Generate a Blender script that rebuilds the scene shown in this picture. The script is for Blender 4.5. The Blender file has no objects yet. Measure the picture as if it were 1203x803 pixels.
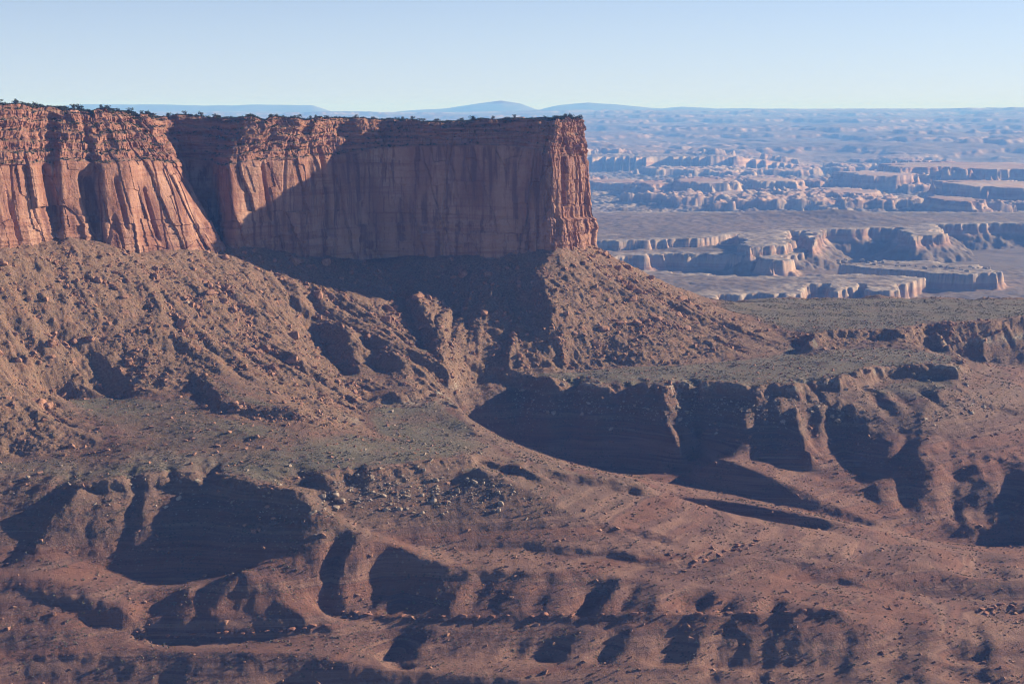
import bpy, bmesh, math, os
import numpy as np
from mathutils import Vector, Matrix

PI = math.pi
R = math.radians
SC = bpy.context.scene
COL = SC.collection
rng = np.random.default_rng(11)

# ------------------------------------------------------------------ camera, sky, sun, exposure
FPX = 1907.0                       # focal length in pixels of the 1203 px wide photograph
PITCH = R(8.07)
cam_d = bpy.data.cameras.new('camera')
cam_d.sensor_width = 36.0
cam_d.lens = 36.0 * FPX / 1203.0
cam_d.clip_start = 1.0
cam_d.clip_end = 120000.0
cam = bpy.data.objects.new('camera', cam_d)
COL.objects.link(cam)
cam.location = (0, 0, 0)
cam.rotation_euler = (PI / 2 - PITCH, 0, 0)
SC.camera = cam
SC.cycles.filter_width = 1.15

SUN_EL = R(17.5)
SUN_AZ = R(25.5)                   # degrees behind the line to the right of the view
SUN_DIR = Vector((math.cos(SUN_EL) * math.cos(SUN_AZ), math.cos(SUN_EL) * math.sin(SUN_AZ), math.sin(SUN_EL)))

world = bpy.data.worlds.new('World')
SC.world = world
world.use_nodes = True
wn = world.node_tree
for n in list(wn.nodes):
    wn.nodes.remove(n)
wo = wn.nodes.new('ShaderNodeOutputWorld')
bg = wn.nodes.new('ShaderNodeBackground')
sk = wn.nodes.new('ShaderNodeTexSky')
sk.sky_type = 'NISHITA'
sk.sun_disc = False
sk.sun_elevation = SUN_EL
sk.sun_rotation = PI / 2 - SUN_AZ  # sky rotation runs clockwise from +Y
sk.altitude = 2600.0
sk.air_density = 0.85
sk.dust_density = 0.4
sk.ozone_density = 3.0
bg.inputs['Strength'].default_value = 0.056
tint = wn.nodes.new('ShaderNodeMix'); tint.data_type = 'RGBA'; tint.blend_type = 'MULTIPLY'
tint.inputs[0].default_value = 1.0
tint.inputs[7].default_value = (1.10, 0.94, 0.97, 1.0)
wn.links.new(sk.outputs[0], tint.inputs[6])
tc = wn.nodes.new('ShaderNodeTexCoord'); sx = wn.nodes.new('ShaderNodeSeparateXYZ')
mr_ = wn.nodes.new('ShaderNodeMapRange'); mr_.interpolation_type = 'SMOOTHSTEP'
mr_.inputs[1].default_value = 0.0; mr_.inputs[2].default_value = 0.16; mr_.inputs[3].default_value = 0.60; mr_.inputs[4].default_value = 0.0
pale_sky = wn.nodes.new('ShaderNodeMix'); pale_sky.data_type = 'RGBA'       # bright dry air near the horizon
pale_sky.inputs[7].default_value = (5.0, 5.9, 7.2, 1.0)
wn.links.new(tc.outputs['Generated'], sx.inputs[0]); wn.links.new(sx.outputs[2], mr_.inputs[0])
wn.links.new(mr_.outputs[0], pale_sky.inputs[0]); wn.links.new(tint.outputs[2], pale_sky.inputs[6])
wn.links.new(pale_sky.outputs[2], bg.inputs['Color'])
wn.links.new(bg.outputs[0], wo.inputs['Surface'])

sun_d = bpy.data.lights.new('sun', 'SUN')
sun_d.energy = 5.0
sun_d.angle = R(0.5)
sun_d.color = (1.0, 0.85, 0.69)
sun = bpy.data.objects.new('sun', sun_d)
COL.objects.link(sun)
sun.rotation_euler = (-SUN_DIR).to_track_quat('-Z', 'Y').to_euler()

SC.view_settings.view_transform = 'Standard'
SC.view_settings.look = 'None'
SC.view_settings.exposure = 1.2
SC.view_settings.gamma = 1.0
SC.view_settings.use_curve_mapping = False

HAZE_DENSITY = 0.66e-4
HAZE_COLOR = (0.15, 0.37, 1.0)

# ------------------------------------------------------------------ helpers
def ray(px, py):
    """direction of a pixel of the photograph, scaled so that y = 1"""
    u = (px - 601.5) / FPX
    v = (401.5 - py) / FPX
    y = math.cos(PITCH) + v * math.sin(PITCH)
    z = -math.sin(PITCH) + v * math.cos(PITCH)
    return u / y, z / y

def at_y(px, py, Y):
    a, b = ray(px, py)
    return (a * Y, Y, b * Y)

def at_z(px, py, Z):
    a, b = ray(px, py)
    Y = Z / b
    return (a * Y, Y, Z)

def smoothstep(a, b, x):
    t = np.clip((x - a) / (b - a), 0, 1)
    return t * t * (3 - 2 * t)

_ang = np.linspace(0, 2 * PI, 257)[:256]
_GX, _GY = np.cos(_ang).astype(np.float32), np.sin(_ang).astype(np.float32)

def _hash(ix, iy, seed):
    h = (ix.astype(np.uint32) * np.uint32(374761393) + iy.astype(np.uint32) * np.uint32(668265263) + np.uint32((seed * 2246822519) & 0xffffffff))
    h = (h ^ (h >> np.uint32(13))) * np.uint32(1274126177)
    return (h ^ (h >> np.uint32(16))) & np.uint32(255)

def perlin(x, y, seed=0):
    x = np.asarray(x, np.float32); y = np.asarray(y, np.float32)
    fx = np.floor(x); fy = np.floor(y)
    ix = fx.astype(np.int64); iy = fy.astype(np.int64)
    x = x - fx; y = y - fy
    def g(dx, dy):
        h = _hash(ix + dx, iy + dy, seed)
        return _GX[h] * (x - dx) + _GY[h] * (y - dy)
    u = x * x * x * (x * (x * 6 - 15) + 10)
    v = y * y * y * (y * (y * 6 - 15) + 10)
    a = g(0, 0); b = g(1, 0); c = g(0, 1); d = g(1, 1)
    ab = a + u * (b - a); cd = c + u * (d - c)
    return (ab + v * (cd - ab)) * 1.5

def fbm(x, y, octs=4, seed=0, gain=0.5, lac=2.03):
    s = 0; a = 1.0
    for k in range(octs):
        s = s + a * perlin(x, y, seed + 17 * k)
        x = x * lac + 3.7; y = y * lac - 1.9; a *= gain
    return s

def ridged(x, y, octs=4, seed=0, gain=0.5, lac=2.03):
    s = 0; a = 1.0
    for k in range(octs):
        s = s + a * (1 - 2 * np.abs(perlin(x, y, seed + 17 * k)))
        x = x * lac + 3.7; y = y * lac - 1.9; a *= gain
    return s

def grid_mesh(name, P, mat, attrs=None, keep=None, smooth=True, flip=False):
    """P: (ny, nx, 3) points; keep: (ny-1, nx-1) bool"""
    ny, nx = P.shape[:2]
    idx = np.arange(ny * nx, dtype=np.int32).reshape(ny, nx)
    q = np.stack([idx[:-1, :-1], idx[:-1, 1:], idx[1:, 1:], idx[1:, :-1]], -1)
    q = q.reshape(-1, 4) if keep is None else q[keep]
    if flip:
        q = q[:, ::-1]
    used = np.zeros(ny * nx, bool); used[q.ravel()] = True
    remap = np.cumsum(used).astype(np.int32) - 1
    q = remap[q]
    V = P.reshape(-1, 3)[used].astype(np.float32)
    me = bpy.data.meshes.new(name)
    me.vertices.add(len(V)); me.vertices.foreach_set('co', V.ravel())
    me.loops.add(q.size); me.loops.foreach_set('vertex_index', q.ravel().astype(np.int32))
    me.polygons.add(len(q)); me.polygons.foreach_set('loop_start', np.arange(0, q.size, 4, dtype=np.int32))
    me.update(calc_edges=True)
    me.polygons.foreach_set('use_smooth', np.full(len(q), smooth))
    for k, a in (attrs or {}).items():
        at = me.attributes.new(k, 'FLOAT', 'POINT')
        at.data.foreach_set('value', np.asarray(a, np.float32).reshape(-1)[used])
    me.materials.append(mat)
    ob = bpy.data.objects.new(name, me)
    COL.objects.link(ob)
    return ob

def poly_mesh(name, V, F, mat, smooth=False):
    """V (n,3), F (m,3) triangles"""
    me = bpy.data.meshes.new(name)
    V = np.asarray(V, np.float32); F = np.asarray(F, np.int32)
    k = F.shape[1]
    me.vertices.add(len(V)); me.vertices.foreach_set('co', V.ravel())
    me.loops.add(F.size); me.loops.foreach_set('vertex_index', F.ravel())
    me.polygons.add(len(F)); me.polygons.foreach_set('loop_start', np.arange(0, F.size, k, dtype=np.int32))
    me.update(calc_edges=True)
    me.polygons.foreach_set('use_smooth', np.full(len(F), smooth))
    if mat is not None:
        me.materials.append(mat)
    return me

def link(name, me):
    o = bpy.data.objects.new(name, me)
    COL.objects.link(o)
    return o

def tag(o, label=None, cat=None, group=None, kind=None):
    if label: o['label'] = label
    if cat: o['category'] = cat
    if group: o['group'] = group
    if kind: o['kind'] = kind
    return o

# ------------------------------------------------------------------ materials
class NT:
    def __init__(self, name, rough=0.95):
        self.m = bpy.data.materials.new(name)
        self.m.use_nodes = True
        self.t = self.m.node_tree
        self.b = self.t.nodes['Principled BSDF']
        self.b.inputs['Roughness'].default_value = rough
        self.b.inputs['Specular IOR Level'].default_value = 0.12
        self.geo = self.t.nodes.new('ShaderNodeNewGeometry')
        self.sep = self.t.nodes.new('ShaderNodeSeparateXYZ')
        self.t.links.new(self.geo.outputs['Position'], self.sep.inputs[0])
    def put(self, sock, v):
        if isinstance(v, (int, float)):
            sock.default_value = v
        elif isinstance(v, (tuple, list)):
            sock.default_value = tuple(v) + (1.0,) if len(v) == 3 and sock.type == 'RGBA' else v
        else:
            self.t.links.new(v, sock)
    def math(self, op, a, b=0.0, c=None, clamp=False):
        n = self.t.nodes.new('ShaderNodeMath'); n.operation = op; n.use_clamp = clamp
        self.put(n.inputs[0], a); self.put(n.inputs[1], b)
        if c is not None: self.put(n.inputs[2], c)
        return n.outputs[0]
    def mix(self, f, a, b, mode='MIX'):
        n = self.t.nodes.new('ShaderNodeMix'); n.data_type = 'RGBA'; n.blend_type = mode
        self.put(n.inputs[0], f); self.put(n.inputs[6], a); self.put(n.inputs[7], b)
        return n.outputs[2]
    def rng(self, v, a, b, c=0.0, d=1.0):
        n = self.t.nodes.new('ShaderNodeMapRange'); n.interpolation_type = 'SMOOTHSTEP'
        self.put(n.inputs[0], v); n.inputs[1].default_value = a; n.inputs[2].default_value = b
        n.inputs[3].default_value = c; n.inputs[4].default_value = d
        return n.outputs[0]
    def pos(self, sx=1, sy=1, sz=1):
        n = self.t.nodes.new('ShaderNodeMapping'); n.inputs['Scale'].default_value = (sx, sy, sz)
        self.t.links.new(self.geo.outputs['Position'], n.inputs[0])
        return n.outputs[0]
    def noise(self, vec, scale=1.0, detail=4, rough=0.55, dist=0.0):
        n = self.t.nodes.new('ShaderNodeTexNoise')
        self.put(n.inputs['Vector'], vec)
        n.inputs['Scale'].default_value = scale; n.inputs['Detail'].default_value = detail
        n.inputs['Roughness'].default_value = rough; n.inputs['Distortion'].default_value = dist
        return n.outputs[0]
    def voro(self, vec, scale=1.0, feature='F1', out='Distance'):
        n = self.t.nodes.new('ShaderNodeTexVoronoi'); n.feature = feature
        self.put(n.inputs['Vector'], vec); n.inputs['Scale'].default_value = scale
        return n.outputs[out]
    def attr(self, name):
        n = self.t.nodes.new('ShaderNodeAttribute'); n.attribute_name = name
        return n.outputs['Fac']
    def ramp(self, v, stops):
        n = self.t.nodes.new('ShaderNodeValToRGB')
        self.put(n.inputs[0], v)
        e = n.color_ramp.elements
        while len(e) < len(stops): e.new(0.5)
        for k, (p, c) in enumerate(stops):
            e[k].position = p; e[k].color = tuple(c) + (1.0,)
        return n.outputs[0]
    def bump(self, h, strength=0.4, dist=1.0):
        n = self.t.nodes.new('ShaderNodeBump'); n.inputs['Strength'].default_value = strength
        n.inputs['Distance'].default_value = dist
        self.put(n.inputs['Height'], h)
        self.t.links.new(n.outputs[0], self.b.inputs['Normal'])
    def col(self, c):
        self.put(self.b.inputs['Base Color'], c)
        return self.m

def mat_terrain():
    N = NT('desert_slope')
    z = N.sep.outputs[2]
    big = N.noise(N.pos(), 0.012, 4, 0.6)
    mid = N.noise(N.pos(), 0.06, 4, 0.6)
    fine = N.noise(N.pos(), 0.55, 3, 0.6)
    wob = N.math('MULTIPLY_ADD', big, 26.0, z)
    strata = N.noise(N.pos(0.003, 0.003, 0.15), 1.0, 4, 0.62)
    base = N.ramp(strata, [(0.30, (0.145, 0.062, 0.046)), (0.42, (0.245, 0.120, 0.084)), (0.49, (0.150, 0.082, 0.070)),
                           (0.56, (0.285, 0.165, 0.120)), (0.68, (0.170, 0.076, 0.055))])
    base = N.mix(N.rng(mid, 0.42, 0.72, 0.0, 0.65), base, (0.225, 0.120, 0.086))
    talus = N.mix(N.rng(fine, 0.35, 0.65), (0.27, 0.128, 0.078), (0.375, 0.200, 0.126))
    base = N.mix(N.attr('talus'), base, talus)
    green = N.mix(N.rng(fine, 0.3, 0.7), (0.115, 0.106, 0.072), (0.19, 0.168, 0.122))
    vegm = N.math('MULTIPLY', N.attr('veg'), N.rng(N.noise(N.pos(), 0.10, 5, 0.68), 0.22, 0.52), clamp=True)
    base = N.mix(vegm, base, green)
    pale = N.mix(N.rng(fine, 0.3, 0.7), (0.30, 0.25, 0.19), (0.44, 0.38, 0.30))
    base = N.mix(N.math('MULTIPLY', N.attr('pale'), N.rng(N.noise(N.pos(), 0.16, 4, 0.7), 0.36, 0.6), clamp=True), base, pale)
    # low bushes and stones as specks of their own colour
    v1 = N.voro(N.pos(), 0.42)
    shr = N.math('MULTIPLY', N.rng(v1, 0.36, 0.20), N.rng(N.noise(N.pos(), 0.05, 3, 0.6), 0.42, 0.6))
    base = N.mix(N.math('MULTIPLY', shr, 0.75), base, (0.070, 0.068, 0.042))
    v2 = N.voro(N.pos(1, 1, 1), 0.31)
    st = N.math('MULTIPLY', N.rng(v2, 0.26, 0.14), N.rng(N.noise(N.pos(), 0.03, 3, 0.6), 0.45, 0.62))
    base = N.mix(N.math('MULTIPLY', st, 0.6), base, (0.36, 0.25, 0.18))
    h = N.math('ADD', N.math('MULTIPLY', fine, 1.2), N.noise(N.pos(), 2.2, 3, 0.7))
    N.bump(h, 1.0, 1.3)
    return N.col(base)

def mat_cliff():
    N = NT('canyon_sandstone')
    z = N.sep.outputs[2]
    lay = N.noise(N.pos(0.010, 0.010, 0.22), 1.0, 4, 0.6)
    fine = N.noise(N.pos(), 0.5, 4, 0.65)
    upper = N.attr('upper')
    wing = N.mix(N.rng(N.noise(N.pos(0.05, 0.05, 0.012), 1.0, 5, 0.6), 0.35, 0.68), (0.235, 0.108, 0.069), (0.385, 0.228, 0.156))
    kay = N.ramp(lay, [(0.28, (0.17, 0.070, 0.047)), (0.45, (0.31, 0.155, 0.10)), (0.55, (0.20, 0.085, 0.057)), (0.7, (0.36, 0.195, 0.13))])
    base = N.mix(upper, wing, kay)
    wing = N.mix(N.rng(lay, 0.50, 0.66, 0.0, 0.55), wing, (0.20, 0.080, 0.052))
    base = N.mix(upper, wing, kay)
    var = N.rng(N.noise(N.pos(0.16, 0.16, 0.012), 1.0, 5, 0.65), 0.47, 0.64)
    var = N.math('MULTIPLY', var, N.math('SUBTRACT', 0.82, N.math('MULTIPLY', upper, 0.6)))
    base = N.mix(var, base, (0.105, 0.044, 0.035))
    base = N.mix(N.rng(fine, 0.35, 0.75, 0.0, 0.35), base, (0.20, 0.10, 0.07))
    base = N.mix(N.attr('scree'), base, N.mix(N.rng(fine, 0.4, 0.6), (0.25, 0.15, 0.10), (0.12, 0.10, 0.065)))
    h = N.math('ADD', fine, N.math('MULTIPLY', N.noise(N.pos(0.3, 0.3, 1.2), 1.0, 3, 0.6), 0.6))
    N.bump(h, 0.7, 1.0)
    return N.col(base)

def mat_far():
    N = NT('far_desert')
    n1 = N.noise(N.pos(), 0.0015, 5, 0.6)
    n2 = N.noise(N.pos(), 0.012, 4, 0.6)
    base = N.mix(N.rng(n1, 0.4, 0.62), (0.115, 0.082, 0.058), (0.17, 0.115, 0.080))
    base = N.mix(N.rng(n2, 0.45, 0.7, 0.0, 0.6), base, (0.105, 0.085, 0.058))
    base = N.mix(N.rng(N.noise(N.pos(), 0.06, 4, 0.75), 0.50, 0.68, 0.0, 0.6), base, (0.085, 0.080, 0.055))
    base = N.mix(N.rng(N.noise(N.pos(0.003, 0.010, 0.01), 1.0, 5, 0.7), 0.56, 0.68, 0.0, 0.55), base, (0.30, 0.235, 0.175))
    lay = N.noise(N.pos(0.0006, 0.0006, 0.05), 1.0, 3, 0.6)
    rock = N.mix(N.rng(lay, 0.38, 0.62), (0.26, 0.145, 0.10), (0.40, 0.27, 0.195))
    base = N.mix(N.attr('rock'), base, rock)
    base = N.mix(N.math('MULTIPLY', N.attr('pale'), N.rng(N.noise(N.pos(), 0.03, 4, 0.7), 0.36, 0.58), clamp=True), base, (0.32, 0.26, 0.205))
    return N.col(base)

M_TER = mat_terrain()
M_CLF = mat_cliff()
M_FAR = mat_far()

# ------------------------------------------------------------------ the mesa's cliff, lofted through three outlines
# columns right to left: foot of the wall, top of the sheer wall, rim; each (pixel x, pixel y, distance)
CL = [
    ((610, 292, 1960), (608, 180, 1960), (606, 139, 1960)),
    ((688, 289, 1700), (682, 186, 1700), (676, 140, 1696)),
    ((695, 287, 1590), (689, 188, 1588), (684, 140, 1584)),
    ((676, 288, 1548), (672, 188, 1547), (670, 139, 1547)),
    ((652, 290, 1503), (647, 188, 1502), (655, 140, 1511)),
    ((636, 293, 1501), (634, 180, 1503), (638, 141, 1512)),
    ((600, 296, 1506), (600, 174, 1510), (600, 141, 1519)),
    ((550, 300, 1508), (550, 174, 1514), (550, 142, 1525)),
    ((490, 302, 1512), (490, 174, 1518), (490, 141, 1530)),
    ((440, 304, 1518), (447, 176, 1526), (457, 141, 1545)),
    ((402, 303, 1490), (402, 185, 1497), (403, 140, 1528)),
    ((388, 302, 1482), (389, 188, 1488), (390, 140, 1515)),
    ((372, 302, 1462), (373, 188, 1466), (374, 139, 1497)),
    ((335, 298, 1434), (335, 192, 1437), (340, 138, 1470)),
    ((300, 290, 1408), (296, 195, 1411), (305, 138, 1455)),
    ((278, 288, 1392), (268, 200, 1393), (280, 138, 1454)),
    ((267, 288, 1398), (257, 200, 1404), (258, 138, 1460)),
    ((262, 288, 1424), (252, 195, 1440), (240, 138, 1468)),
    ((240, 286, 1428), (208, 192, 1446), (202, 137, 1468)),
    ((233, 287, 1410), (196, 186, 1428), (186, 137, 1450)),
    ((262, 290, 1386), (214, 195, 1398), (178, 138, 1418)),
    ((246, 293, 1370), (205, 198, 1377), (166, 135, 1402)),
    ((200, 294, 1335), (184, 195, 1342), (150, 133, 1380)),
    ((155, 297, 1303), (150, 195, 1310), (122, 130, 1352)),
    ((122, 285, 1284), (119, 198, 1291), (106, 130, 1337)),
    ((113, 282, 1287), (108, 196, 1294), (96, 130, 1340)),
    ((76, 279, 1264), (72, 195, 1271), (72, 129, 1320)),
    ((66, 280, 1267), (61, 198, 1274), (60, 127, 1324)),
    ((0, 292, 1216), (0, 200, 1224), (0, 124, 1272)),
    ((-120, 302, 1140), (-118, 200, 1148), (-115, 121, 1195)),
    ((-260, 310, 1085), (-258, 205, 1093), (-250, 113, 1140)),
    ((-480, 325, 980), (-476, 210, 990), (-470, 108, 1030)),
]
C3 = np.array([[at_y(*p) for p in c] for c in CL], float)        # (n, 3 levels, 3)

def resample(C, step):
    base = C[:, 0]
    seg = np.linalg.norm(np.diff(base[:, :2], axis=0), axis=1)
    s = np.concatenate([[0], np.cumsum(seg)])
    n = int(s[-1] / step) + 1
    si = np.linspace(0, s[-1], n)
    out = np.empty((n,) + C.shape[1:])
    for l in range(C.shape[1]):
        for k in range(3):
            out[:, l, k] = np.interp(si, s, C[:, l, k])
    return si, out

def gsmooth(a, sigma):
    r = int(sigma * 3) + 1
    k = np.exp(-0.5 * (np.arange(-r, r + 1) / sigma) ** 2); k /= k.sum()
    p = np.concatenate([np.repeat(a[:1], r, 0), a, np.repeat(a[-1:], r, 0)])
    sh = p.reshape(len(p), -1)
    o = np.stack([np.convolve(sh[:, j], k, 'valid') for j in range(sh.shape[1])], 1)
    return o.reshape(a.shape)

S_CL, PATH = resample(C3, 0.8)
PATH = gsmooth(PATH, 2.5)
BASE_PATH = PATH[:, 0]

def build_cliff():
    n = len(S_CL)
    nv = 190
    t = np.linspace(0, 1, nv)                   # 0 foot .. 1 rim
    tw = 0.70                                   # share of the height that is sheer wall
    s = S_CL[:, None]
    B, W, Rm = (PATH[:, k][:, None, :] for k in range(3))
    tan = np.gradient(gsmooth(PATH[:, 0], 6), axis=0)
    nrm = np.stack([tan[:, 1], -tan[:, 0]], 1)
    nrm /= np.linalg.norm(nrm, axis=1, keepdims=True) + 1e-9
    # path runs right to left seen from the camera: outward is toward the camera there
    mid = n // 3
    if nrm[mid, 1] > 0: nrm = -nrm
    T = np.broadcast_to(t[None, :], (n, nv))
    tl = np.clip(T / tw, 0, 1)                  # along the sheer wall
    tu = np.clip((T - tw) / (1 - tw), 0, 1)     # along the ledgy top
    # staircase of the ledgy top: risers and treads, shifting along the wall
    wob = 0.06 * perlin(s / 60.0, s * 0 + 2.2, 5)
    def stair(x, nst, sharp):
        y = x * nst
        f = y - np.floor(y)
        return (np.floor(y) + smoothstep(sharp, 1.0, f)) / nst
    fu = stair(np.clip(tu + wob * np.sin(PI * tu), 0, 1), 6, 0.45)
    fu = 0.65 * fu + 0.35 * tu
    P = np.empty((n, nv, 3))
    low = tl[..., None]
    for k in range(2):
        a = B[..., k] + (W[..., k] - B[..., k]) * tl
        P[..., k] = a + (Rm[..., k] - W[..., k]) * fu
    P[..., 2] = B[..., 2] + (W[..., 2] - B[..., 2]) * tl + (Rm[..., 2] - W[..., 2]) * tu
    Z = P[..., 2]
    # relief: buttresses, columns, cracks, blocks, ledges
    sw = s + 3.0 * perlin(s / 40 + 0 * Z, Z / 60, 61)
    env = smoothstep(0.0, 0.06, T) * (1 - 0.35 * tu)
    left = smoothstep(430, 520, s)                        # the sunlit wall past the corner
    d = 3.6 * fbm(sw / 46.0, Z / 260.0, 2, 21)
    # broad slabs between joints: a slab leans out along the wall, then steps back at the joint
    pj = (sw - 0.34 * left * Z) / (15.0 + 12.0 * left) + 0.8 * perlin(s / 70.0, s * 0 + 1.3, 27) + 0.10 * perlin(s / 20.0, Z / 20.0, 40)
    pk = np.floor(pj); pf = pj - pk
    pv = perlin(pk * 3.71 + 0.5, np.floor(Z / 46.0 + 0.7 * perlin(pk * 1.3, pk * 0 + 0.5, 29)) * 2.3 + 0.37, 28)
    d += (2.3 + 1.1 * (1 - left)) * pv * (1 - 0.75 * tu)
    d += (1.0 + 1.3 * left) * (pf - 0.5) * (0.55 + 0.45 * perlin(pk * 2.3 + 0.2, Z / 60, 36)) * (1 - 0.6 * tu)
    jn = np.minimum(pf, 1 - pf) * 17.0
    d -= 1.1 * np.exp(-(jn / 0.9) ** 2) * smoothstep(-0.05, 0.3, perlin(pk * 5.1, Z / 30.0, 30)) * (1 - 0.6 * tu)
    prow = smoothstep(345, 300, s) * smoothstep(200, 240, s)
    col = np.abs(perlin(sw / 12.0, Z / 150.0 + 4, 22)) ** 0.7
    d += (4.2 - 3.9 * left) * (col - 0.35) * (1 - 0.6 * tu)
    cr = np.clip(1 - np.abs(perlin(sw / 34.0, Z / 420.0 + 1.5, 24)) * 22, 0, 1)
    d -= (4.5 - 2.7 * left) * cr * (1 - 0.7 * tu)
    # deep dark slots of the sunlit wall
    PXF = PATH[:, 0, 0] / PATH[:, 0, 1] * FPX + 601.5
    for px, wd, dep, t0, t1 in ((117, 5.5, 9.0, 0.0, 0.62), (70, 4.5, 8.0, 0.1, 0.72), (187, 2.2, 6.0, 0.1, 0.5), (150, 2.0, 4.0, 0.2, 0.6), (22, 2.4, 5.0, 0.05, 0.4), (322, 2.0, 5.0, 0.25, 0.7), (385, 3.0, 8.0, 0.15, 0.8)):
        s0 = S_CL[np.argmin(np.abs(PXF - px) + 1e4 * ((S_CL < 250) | ((PXF < 262) & (S_CL < 470))))]
        off = (s - s0) - left * 0.20 * (Z + 100) + 1.2 * perlin(s * 0 + px, Z / 14, 37)
        d -= dep * np.exp(-np.abs(off / wd) ** 3) * smoothstep(t0 - 0.06, t0 + 0.06, T) * smoothstep(t1 + 0.06, t1 - 0.06, T)
    # blocks broken out between joints and beds
    zb = np.floor(Z / (13.0 + 9.0 * left) + 0.5 * perlin(s / 40, s * 0 + 3.1, 45)); sb = np.floor((sw - 0.25 * left * Z) / (6.5 + 6.0 * left) + 0.5 * zb)
    d += (1.6 - 0.5 * left) * np.clip(perlin(sb * 1.37 + 0.21, zb * 2.11 + 0.4, 46) * 1.8, -1, 0.6) * (1 - tu)
    sb2 = np.floor(sw / 4.4); zb2 = np.floor(Z / 24.0 + 0.8 * perlin(sb2 * 1.7, sb2 * 0 + 0.5, 48))
    d += 2.3 * prow * perlin(sb2 * 2.31 + 0.3, zb2 * 1.71 + 0.2, 47) * (1 - 0.4 * tu)
    d += (0.6 - 0.3 * left) * fbm(sw / 6.0, Z / 9.0, 4, 26, 0.55)
    # blocky ledges of the top
    bed = np.floor(3.2 * perlin(s / 160 + 0 * Z, Z / 5.2, 31)) / 3.2 + 0.6 * perlin(s / 60 + 0 * Z, Z / 2.4, 32)
    d += bed * (0.38 - 0.26 * left + 0.9 * smoothstep(0.26, 0.20, T) + 1.8 * tu * (1 - 0.3 * tu))
    blk = np.floor(3 * perlin(s / 11.0, np.floor(Z / 7.5 + 0.4 * perlin(s / 50, s * 0, 38)) * 1.7, 33)) / 3
    d += 2.8 * blk * smoothstep(0.0, 0.25, tu)
    blk2 = np.floor(3 * perlin(s / 4.2, np.floor(Z / 3.1) * 1.7 + 0.3, 39)) / 3
    d += 1.1 * blk2 * smoothstep(0.0, 0.25, tu)
    bay = fbm(s / 34.0, Z / 26.0, 3, 35)
    d += 5.5 * bay * smoothstep(0.0, 0.4, tu) * (0.35 + 0.65 * left)
    # ledge band at the foot of the wall
    foot = smoothstep(0.24, 0.20, T) * smoothstep(560, 620, s * 0 + 0) if False else smoothstep(0.235, 0.215, T)
    inshade = smoothstep(250, 290, s) * smoothstep(480, 440, s)
    d += 4.5 * foot * (0.25 + 0.75 * inshade)
    P[..., 0] += nrm[:, 0][:, None] * d
    P[..., 1] += nrm[:, 1][:, None] * d
    # rim height wanders a little
    P[..., 2] += tu * 2.6 * fbm(s / 25.0, s * 0 + 7.7, 3, 41)
    # skirt into the talus
    sk_ = P[:, :1].copy(); sk_[..., 2] -= 14; sk_[..., 0] += nrm[:, 0][:, None] * 3; sk_[..., 1] += nrm[:, 1][:, None] * 3
    P = np.concatenate([sk_, P], 1)
    tuu = np.concatenate([tu[:, :1], tu], 1)
    scree = smoothstep(0.62, 0.9, np.gradient(fu, axis=1) / (np.gradient(tu, axis=1) + 1e-6) * 0.4) * (tu > 0.02) * (tu < 1)
    scree = np.concatenate([scree[:, :1] * 0, scree], 1) * 0.8
    # flat top: rows going in from the rim toward the mesa's middle
    rim = P[:, -1]
    inner = []
    for k, w in enumerate((0.02, 0.06, 0.14, 0.3, 0.6, 1.0)):
        q = rim.copy()
        tgt = np.array([-420.0, 1900.0])
        q[:, :2] += w * np.minimum(1.0, 1.0) * (np.stack([np.clip(rim[:, 0] - 60, -900, 120), np.full(n, 1950.0)], 1) - rim[:, :2])
        q[:, 2] = rim[:, 2] * (1 - w) - 11 * w + 0.4 * perlin(q[:, 0] / 30, q[:, 1] / 30, 42)
        inner.append(q)
    P = np.concatenate([P] + [q[:, None, :] for q in inner], 1)
    up = np.concatenate([smoothstep(0.0, 0.15, tuu), np.ones((n, 6))], 1)
    sc = np.concatenate([scree, np.ones((n, 6))], 1)
    return grid_mesh('mesa_cliff', P, M_CLF, {'upper': up, 'scree': sc}, flip=False, smooth=False), P

mesa, MESA_P = build_cliff()
tag(mesa, 'red sandstone mesa wall with a ledgy top and a sunlit prow at its right end', kind='structure')

# ------------------------------------------------------------------ near terrain: breaklines, a membrane between them, erosion, ledges
GX0, GX1, GY0, GY1, GS = -760.0, 1010.0, 640.0, 2060.0, 2.5
gnx = int((GX1 - GX0) / GS) + 1
gny = int((GY1 - GY0) / GS) + 1
acc = np.zeros((gny, gnx)); wgt = np.zeros((gny, gnx))

def stamp(P, w=1.0):
    """constraint along a 3-D polyline"""
    P = np.asarray(P, float)
    for a, b in zip(P[:-1], P[1:]):
        m = max(2, int(np.hypot(*(b - a)[:2]) / (GS * 0.5)) + 1)
        q = a + (b - a) * np.linspace(0, 1, m)[:, None]
        i = np.round((q[:, 0] - GX0) / GS).astype(int); j = np.round((q[:, 1] - GY0) / GS).astype(int)
        ok = (i >= 0) & (i < gnx) & (j >= 0) & (j < gny)
        np.add.at(acc, (j[ok], i[ok]), q[ok, 2] * w); np.add.at(wgt, (j[ok], i[ok]), w)

def LY(*pts):     # (px, py, distance)
    return [at_y(*p) for p in pts]
def LZ(*pts):     # (px, py, height)
    return [at_z(*p) for p in pts]

def rim(P, drop, out=5.0, side=1):
    """a rim: the line itself and its foot a few metres out"""
    P = np.asarray(P, float)
    stamp(P)
    t = np.gradient(P[:, :2], axis=0); nn = np.stack([t[:, 1], -t[:, 0]], 1) * side
    nn /= np.linalg.norm(nn, axis=1, keepdims=True)
    if nn[:, 1].mean() > 0: nn = -nn                     # the foot lies on the open side
    Q = P.copy(); Q[:, :2] += nn * out; Q[:, 2] -= drop
    stamp(Q)

# foot of the mesa's wall
bp = BASE_PATH.copy(); bp[:, 2] += 1.0
stamp(bp[::3])
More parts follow.
